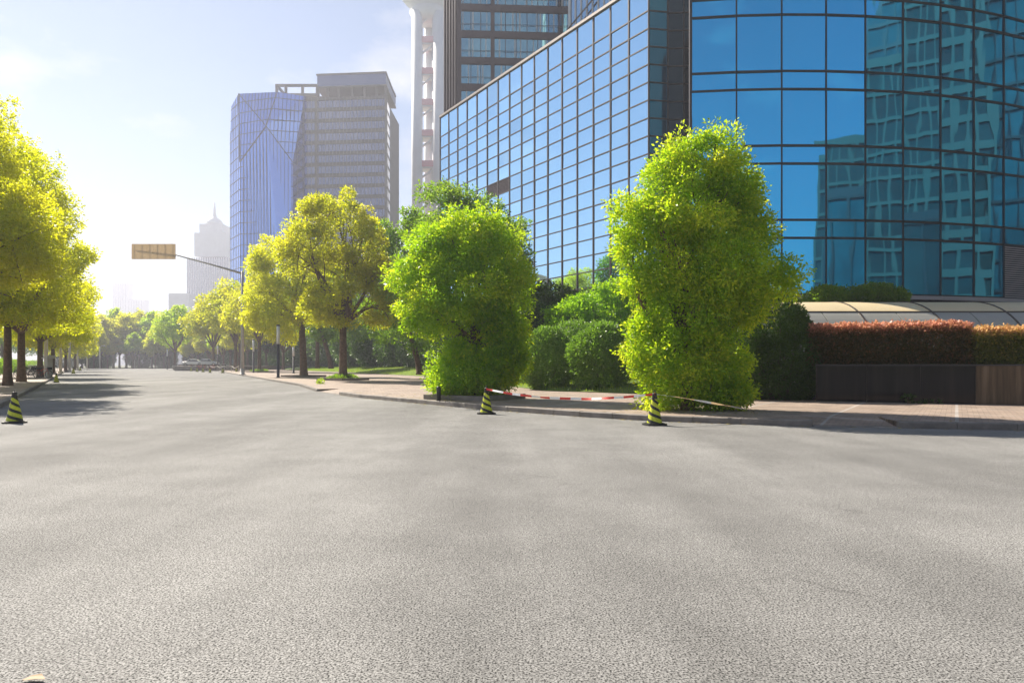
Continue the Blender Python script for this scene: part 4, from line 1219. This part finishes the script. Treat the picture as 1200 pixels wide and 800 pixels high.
# fallen leaf in the foreground
mb = MB()
mb.add([(-.045, 0, .004), (-.02, .022, .014), (.02, .024, .02), (.05, .0, .008), (.02, -.022, .018), (-.02, -.02, .012), (0, 0, .006),
        (-.045, 0, .002), (.05, 0, .004)], [(0, 1, 6), (1, 2, 6), (2, 3, 6), (3, 4, 6), (4, 5, 6), (5, 0, 6)])
o = mb.build('fallen_leaf', M['leaf_dry'], smooth=True); o.location = (-1.965, 2.80, .004); tag(o, 'small dry yellow leaf lying on the asphalt at the bottom left', 'leaf')

# leaf litter along the kerbs and under the shrubs
def litter():
    rng = np.random.default_rng(77); P = []
    for i in range(5, len(KR) - 3):
        p, q = np.array(KR[i]), np.array(KR[i + 1]); L_ = np.linalg.norm(q - p); a = (q - p) / L_; nn = np.array([-a[1], a[0]])
        for k in range(int(L_ * 16)):
            side = rng.random() < .55
            off = -abs(rng.normal(0, .16)) - .02 if side else KW + abs(rng.normal(0, 1.0))
            c = p + a * rng.random() * L_ + nn * off; P.append((c[0], c[1], .004 if side else PH + .006))
    for (x, Y, r_) in ((641, 32, 1.8), (706, 30.2, 1.9), (904, 22.9, 1.6), (557, Yb, 1.6), (806, Ya, 1.9)):
        for k in range(150):
            a = rng.random() * 6.28; d = r_ * rng.random() ** .5
            P.append((PX(x, Y) + d * math.cos(a), Y + d * math.sin(a), PH + .006))
    P = np.array(P); n = len(P); V = np.empty((n, 4, 3)); a = rng.random(n) * 6.28; L_ = .045 * rng.uniform(.6, 1.4, n)
    for j, (da, f) in enumerate(((0, 1), (1.57, .5), (3.14, 1), (4.71, .5))):
        V[:, j, 0] = P[:, 0] + np.cos(a + da) * L_ * f; V[:, j, 1] = P[:, 1] + np.sin(a + da) * L_ * f; V[:, j, 2] = P[:, 2] + rng.random(n) * .012
    o = leaf_object('fallen_leaves', V.reshape(-1, 3), np.repeat(rng.random(n), 4), M['litter'])
    tag(o, 'dry fallen leaves scattered along the kerb and under the shrubs', 'leaf litter', kind='stuff')
M['litter'] = leaf('litter', [(.10, .06, .025), (.25, .17, .06), (.35, .30, .06)], [(.1, .06, .02), (.3, .2, .05), (.4, .35, .05)], .2, .7)
litter()

# ------------------------------------------------------------------ gantry, lamps, posts
g = empty('sign_gantry', (PX(284, 78), 78, PH), 0, 'tall grey pole with a long arm holding a blank tan sign board', 'road sign')
mb = MB(); hp = PZ(318, 78) - PH; mb.tube([(0, 0, 0), (0, 0, hp)], [.21, .13], 14)
mb.lathe([(.42, 0), (.42, .06), (.26, .09), (.24, .7), (.2, .72)], seg=14); mb.build('pole', M['steel'], g, smooth=True)
mb = MB(); a0 = Vector((0, 0, hp - .25)); a1 = Vector((PX(207, 78) - PX(284, 78), 0, PZ(299, 78) - PH)); a2 = Vector((PX(160, 78) - PX(284, 78), 0, PZ(293, 78) - PH))
mb.tube([a0, a0.lerp(a1, .5) + Vector((0, 0, .05)), a1, a2], [.13, .10, .08, .05], 10); mb.build('arm', M['steel'], g, smooth=True)
mb = MB(); mb.box(PX(155, 78) - PX(284, 78), PX(206.5, 78) - PX(284, 78), -.16, -.11, PZ(304, 78) - PH, PZ(286, 78) - PH); bd = mb.build('sign_board', M['board'], g)
mb = MB()
for k in range(6):
    xx = PX(158 + k * 9, 78) - PX(284, 78); mb.box(xx, xx + .06, -.108, -.07, PZ(303.5, 78) - PH, PZ(286.5, 78) - PH)
mb.build('bracket', M['steel'], bd)

def light_column(x, Y, h, label):
    root = empty('light_column', (PX(x, Y), Y, PH), 0, label, 'lamp post', 'black and white light columns')
    mb = MB(); mb.lathe([(.2, 0), (.2, .03), (.13, .06), (.12, h * .63)], seg=14); mb.build('post', M['blackpaint'], root, smooth=True)
    mb = MB(); mb.lathe([(.14, h * .632), (.14, h * .97)], seg=14); mb.build('diffuser', M['white'], root, smooth=True)
    mb = MB(); mb.lathe([(.16, h * .971), (.16, h * .99), (.05, h)], seg=14); mb.build('cap', M['blackpaint'], root, smooth=True)
light_column(326, 62, 4.8, 'black and white cylindrical light column nearest on the right pavement')
light_column(297, 98, 4.8, 'black and white light column just right of the gantry pole')
light_column(344, 90, 3.6, 'shorter black light column right of the nearest one')
light_column(255, 135, 5.0, 'far light column above the line of small cones')
light_column(196, 165, 5.0, 'far light column at the left end of the right bicycles')

def lamp_post(x, Y, h, label):
    root = empty('lamp_post', (PX(x, Y), Y, PH), 0, label, 'lamp post', 'pale lamp posts along the left pavement')
    mb = MB(); r_ = .19
    mb.tube([(0, 0, 0), (0, 0, h)], [r_, r_ * .7], 12); mb.lathe([(.3, 0), (.3, .25), (r_ + .01, .3)], seg=12); mb.build('pole', M['palepost'], root, smooth=True)
    mb = MB(); mb.tube([(0, 0, h - .1), (.6, -.1, h + .25), (1.5, -.2, h + .3)], [.07, .06, .05], 8); mb.build('arm', M['palepost'], root, smooth=True)
    mb = MB(); mb.lathe([(.05, .1), (.2, .05), (.24, -.05), (.05, -.1)], (1.5, -.2, h + .26), 12); mb.build('lamp_head', M['steel'], root, smooth=True)
for x, Y, h, lab in ((54, 68, 8.0, 'pale lamp post nearest on the left, rising behind the third tree'), (71, 92, 7.0, 'second pale lamp post on the left pavement'), (81.5, 112, 6.5, 'third pale lamp post on the left pavement'),
                     (91, 140, 6, 'fourth pale lamp post on the left pavement'), (102, 175, 5.5, 'fifth pale lamp post on the left pavement'), (117, 205, 6.5, 'pale lamp post standing at the far end of the road'), (158, 225, 5.5, 'thin far lamp post in front of the trees closing the road')):
    lamp_post(x, Y, h, lab)
# pale gate pillar with a slanted cap
gp = empty('gate_pillar', (PX(57, 60), 60, PH), -.5, 'pale square pillar with an overhanging slanted cap on the left pavement', 'pillar')
mb = MB(); mb.box(-.22, .22, -.22, .22, 0, 1.7); mb.build('shaft', M['palepost'], gp)
mb = MB(); mb.add([(-.52, -.32, 1.703), (.42, -.32, 1.703), (.42, .32, 1.703), (-.52, .32, 1.703), (-.56, -.34, 1.74), (.5, -.34, 1.98), (.5, .34, 1.98), (-.56, .34, 1.74)],
               [(0, 3, 2, 1), (4, 5, 6, 7), (0, 1, 5, 4), (1, 2, 6, 5), (2, 3, 7, 6), (3, 0, 4, 7)]); mb.build('cap', M['palepost'], gp)

# ------------------------------------------------------------------ bicycles
def make_bike(frame_mat, label, group):
    root = empty('bicycle', (0, 0, 0), 0, label, 'bicycle', group)
    fr = MB(); T = lambda *p, r=.018: fr.tube(p, r, 6)
    bb_ = (.0, 0, .28); st_ = (-.18, 0, .78); hd = (.42, 0, .80); hd2 = (.40, 0, .68); rw = (-.5, 0, .33); fw = (.58, 0, .33)
    T(bb_, st_); T((-.15, 0, .72), hd); T(bb_, hd2); T(bb_, rw, r=.012); T((-.15, 0, .70), rw, r=.012); T(hd, (.46, 0, .62), fw, r=.014)
    T((-.62, 0, .70), (-.25, 0, .70), r=.01); T((-.6, 0, .70), rw, r=.008)
    fr.build('frame', frame_mat, root, smooth=True)
    for cx_ in (-.5, .58):
        w = MB(); w.tube([(cx_ + .325 * math.cos(a), 0, .33 + .325 * math.sin(a)) for a in [i * math.pi / 12 for i in range(25)]], .022, 6, cap=False)
        o = w.build('wheel', M['rubber'], root, smooth=True)
        s_ = MB()
        for k in range(8):
            a = k * math.pi / 8
            s_.tube([(cx_ + .31 * math.cos(a), 0, .33 + .31 * math.sin(a)), (cx_ - .31 * math.cos(a), 0, .33 - .31 * math.sin(a))], .004, 4)
        s_.build('spokes', M['steel'], o)
    h = MB(); h.tube([hd, (.40, 0, .98)], .014, 6); h.tube([(.28, -.28, 1.0), (.38, -.22, 1.0), (.42, 0, .98), (.38, .22, 1.0), (.28, .28, 1.0)], .013, 6); h.build('handlebar', M['steel'], root, smooth=True)
    sd = MB(); sd.tube([(-.32, 0, .87), (-.22, 0, .885), (-.08, 0, .87), (.0, 0, .865)], [.07, .075, .035, .02], 8); sd.tube([st_, (-.2, 0, .87)], .014, 6); sd.build('saddle', M['rubber'], root, smooth=True)
    bk = MB(); bk.box(.5, .78, -.14, .14, .72, .92); bk.box(.49, .79, -.15, .15, .92, .935); bk.build('basket', M['rubber'], root)
    return root
bl_ = make_bike(M['red'], 'red bicycle parked against the pale pillar on the left', 'bicycles on the left pavement')
bl_.location = (PX(50, 59), 59, PH); bl_.rotation_euler = (0, 0, 1.3)
bs = make_bike(M['steel'], 'silver bicycle parked among the left hand trees', 'bicycles on the left pavement')
bs.location = (PX(35, 57), 57, PH); bs.rotation_euler = (0, 0, .4)
bd_ = make_bike(M['blackpaint'], 'dark bicycle parked among the left hand trees', 'dark bicycles on the left pavement')
bd_.location = (PX(29, 55), 55, PH); bd_.rotation_euler = (0, 0, .2)
bpy.context.view_layer.update()
for i in range(16):
    Y = 66 + i * 3.2 + rnd.uniform(-.4, .4)
    t = (Y - 57.8) / .845
    x = -39 - .534 * t - 2.2 - rnd.uniform(0, .8)
    src = bd_ if i % 2 else bs
    copy_thing(src, (x, Y, PH), rnd.uniform(.0, .7), 1.1, ('dark' if i % 2 else 'silver') + ' bicycle in the row beyond the pale pillar', group=('dark' if i % 2 else 'silver') + ' bicycles in the left row')
cols_ = [('dark', bd_), ('silver', bs), ('red', bl_)]
for i in range(26):
    t = i / 25
    Y = 122 + 42 * t + rnd.uniform(-1, 1); x = PX(250 - 52 * t, Y) + rnd.uniform(-.4, 2.2)
    nm, src = cols_[(i * 7) % 3]
    copy_thing(src, (x, Y, PH), rnd.uniform(.9, 2.0), 1.25, nm + ' bicycle parked in the crowd behind the far cones', group=nm + ' bicycles in the far crowd')

# low rope between posts by the far bicycles
rp = empty('chain_fence', (0, 0, 0), 0, 'low post and rope barrier before the far bicycles', 'fence')
prev = None
for i in range(9):
    x = 272 - i * 8; Y = 108 + i * 6; X = PX(x, Y) + 1.0
    m_ = MB(); m_.tube([(X, Y, PH), (X, Y, PH + 1.0)], .05, 8); m_.build('post', M['palepost'], rp)
    if prev:
        m_ = MB(); m_.tube([prev, ((prev[0] + X) / 2, (prev[1] + Y) / 2, PH + .55), (X, Y, PH + .9)], .035, 6); m_.build('rope', M['palepost'], rp)
    prev = (X, Y, PH + .9)

# ------------------------------------------------------------------ car
def make_car(loc, rz, paint, label, group='cars parked behind the bicycles'):
    root = empty('parked_car', loc, rz, label, 'car', group)
    prof = [(-2.15, .35), (-2.2, .62), (-2.12, .88), (-1.5, .95), (-.95, 1.38), (-.3, 1.47), (.55, 1.42), (1.15, .98), (1.95, .84), (2.2, .62), (2.2, .35)]
    mb = MB(); n = len(prof); V = []
    for y, s_, in ((-.84, 1), (-.78, 1), (.78, 1), (.84, 1)):
        edge = abs(y) > .8
        for (x, z) in prof:
            tz = z if z < .9 else z
            yy = y * (1 if z < 1.0 else .82)
            V.append((x * (.985 if edge else 1), yy, z - (.03 if edge and z > .5 else 0)))
    Fs = []
    for k in range(3):
        for i in range(n): 
            j = (i + 1) % n; Fs.append((k * n + i, k * n + j, (k + 1) * n + j, (k + 1) * n + i))
    Fs += [tuple(range(n - 1, -1, -1)), tuple(3 * n + i for i in range(n))]
    mb.add(V, Fs); mb.build('body', paint, root)
    for s_ in (-1, 1):
        m_ = MB(); y = .70 * s_
        sp = [(-1.25, 1.0, .845), (-.85, 1.34, .70), (.48, 1.37, .70), (1.02, 1.0, .845)]
        V = [(x, yy * s_, z) for x, z, yy in sp] + [(x, (yy - .04) * s_, z) for x, z, yy in sp]
        m_.add(V, [(0, 1, 2, 3), (7, 6, 5, 4), (0, 4, 5, 1), (1, 5, 6, 2), (2, 6, 7, 3), (3, 7, 4, 0)]); m_.build('side_window', M['carglass'], root)
        for x in (-1.35, 1.35):
            w = MB(); w.tube([(x, .66 * s_, .32), (x, .87 * s_, .32)], .32, 20); w_ = w.build('wheel', M['rubber'], root)
            w = MB(); w.tube([(x, .84 * s_, .32), (x, .885 * s_, .32)], .2, 16); w.build('rim', M['steel'], w_)
        m_ = MB(); m_.box(2.15, 2.225, .45 * s_ - .2, .45 * s_ + .2, .6, .75); m_.build('headlight', M['white'], root)
    m_ = MB(); V = [(.62, -.62, 1.405), (1.12, -.7, 1.01), (1.12, .7, 1.01), (.62, .62, 1.405)]
    V += [(x + .03, y, z + .03) for x, y, z in V]; m_.add(V, [(0, 1, 2, 3), (7, 6, 5, 4), (0, 4, 5, 1), (1, 5, 6, 2), (2, 6, 7, 3), (3, 7, 4, 0)]); m_.build('windscreen', M['carglass'], root)
    return root
mb = MB(); mb.prism([(-69, 139.5), (-54, 137), (-54, 168), (-82, 168)], 0, 1.0); tag(mb.build('parking_ground', M['kerb']), kind='structure')
ca = make_car((PX(243, 142), 142, 1.01), R(12), M['carpaint'], 'white car parked behind the far bicycles, right hand one')
copy_thing(ca, (PX(226, 148), 148, 1.01), R(192), 1.0, 'white car parked behind the far bicycles, left hand one')

# ------------------------------------------------------------------ haze
HD, HG = .00082, .30
mb = MB(); mb.box(-2600, 2600, -2500, 2600, -1.6, 200)
hz = mb.build('haze', None or M['white']); hz.data.materials.clear()
m = bpy.data.materials.new('haze_air'); m.use_nodes = True; nt = m.node_tree
nt.nodes.clear()
out = nt.nodes.new('ShaderNodeOutputMaterial'); pv = nt.nodes.new('ShaderNodeVolumePrincipled')
pv.inputs['Color'].default_value = (.80, .82, .94, 1); pv.inputs['Density'].default_value = HD; pv.inputs['Anisotropy'].default_value = HG
nt.links.new(pv.outputs[0], out.inputs['Volume']); hz.data.materials.append(m)
tag(hz, 'pale haze filling the air over the whole street', 'haze', kind='stuff')

# ------------------------------------------------------------------ light, sky, camera
SUN_EL = R(43); SUN_AZ = R(-45)        # azimuth from +Y, positive towards +X
sd = Vector((math.sin(SUN_AZ) * math.cos(SUN_EL), math.cos(SUN_AZ) * math.cos(SUN_EL), math.sin(SUN_EL)))
ld = bpy.data.lights.new('sun', 'SUN'); ld.energy = 5.0; ld.angle = R(.53); ld.color = (1, .91, .78)
lo = bpy.data.objects.new('sun', ld); col.objects.link(lo); lo.rotation_euler = (-sd).to_track_quat('-Z', 'Y').to_euler()
w = bpy.data.worlds.new('World'); sc.world = w; w.use_nodes = True; nt = w.node_tree
bg = nt.nodes['Background']
sky = nt.nodes.new('ShaderNodeTexSky'); sky.sky_type = 'NISHITA'; sky.sun_disc = False
sky.sun_elevation = SUN_EL; sky.sun_rotation = SUN_AZ
sky.air_density = 1.0; sky.dust_density = .12; sky.ozone_density = 1.5; sky.altitude = 0
tc = nt.nodes.new('ShaderNodeTexCoord')
mp = nt.nodes.new('ShaderNodeMapping'); mp.inputs['Scale'].default_value = (1, 1, 2.2); nt.links.new(tc.outputs['Generated'], mp.inputs[0])
cn = noise(nt, mp.outputs[0], 3.2, 8, .58)
cf = ramp(nt, cn, [(.54, 0.0), (.72, .75)])
c = mixc(nt, sky.outputs[0], (8.0, 8.0, 8.2), cf)
nt.links.new(c, bg.inputs['Color']); bg.inputs['Strength'].default_value = .05

cam = bpy.data.cameras.new('camera'); co = bpy.data.objects.new('camera', cam); col.objects.link(co)
co.location = (0, 0, H); co.rotation_euler = (R(90), 0, 0)
cam.sensor_width = 36; cam.lens = 24; cam.shift_y = .0225; cam.clip_start = .1; cam.clip_end = 9000
sc.camera = co
sc.view_settings.view_transform = 'Standard'; sc.view_settings.look = 'None'; sc.view_settings.gamma = 1
sc.view_settings.exposure = 1.26
sc.render.engine = 'CYCLES'
cy_ = sc.cycles
cy_.max_bounces = 6; cy_.diffuse_bounces = 3; cy_.glossy_bounces = 3; cy_.transmission_bounces = 4; cy_.volume_bounces = 0; cy_.transparent_max_bounces = 6
cy_.use_denoising = True; cy_.denoiser = 'OPENIMAGEDENOISE'
cy_.caustics_reflective = False; cy_.caustics_refractive = False
cy_.sample_clamp_indirect = 6
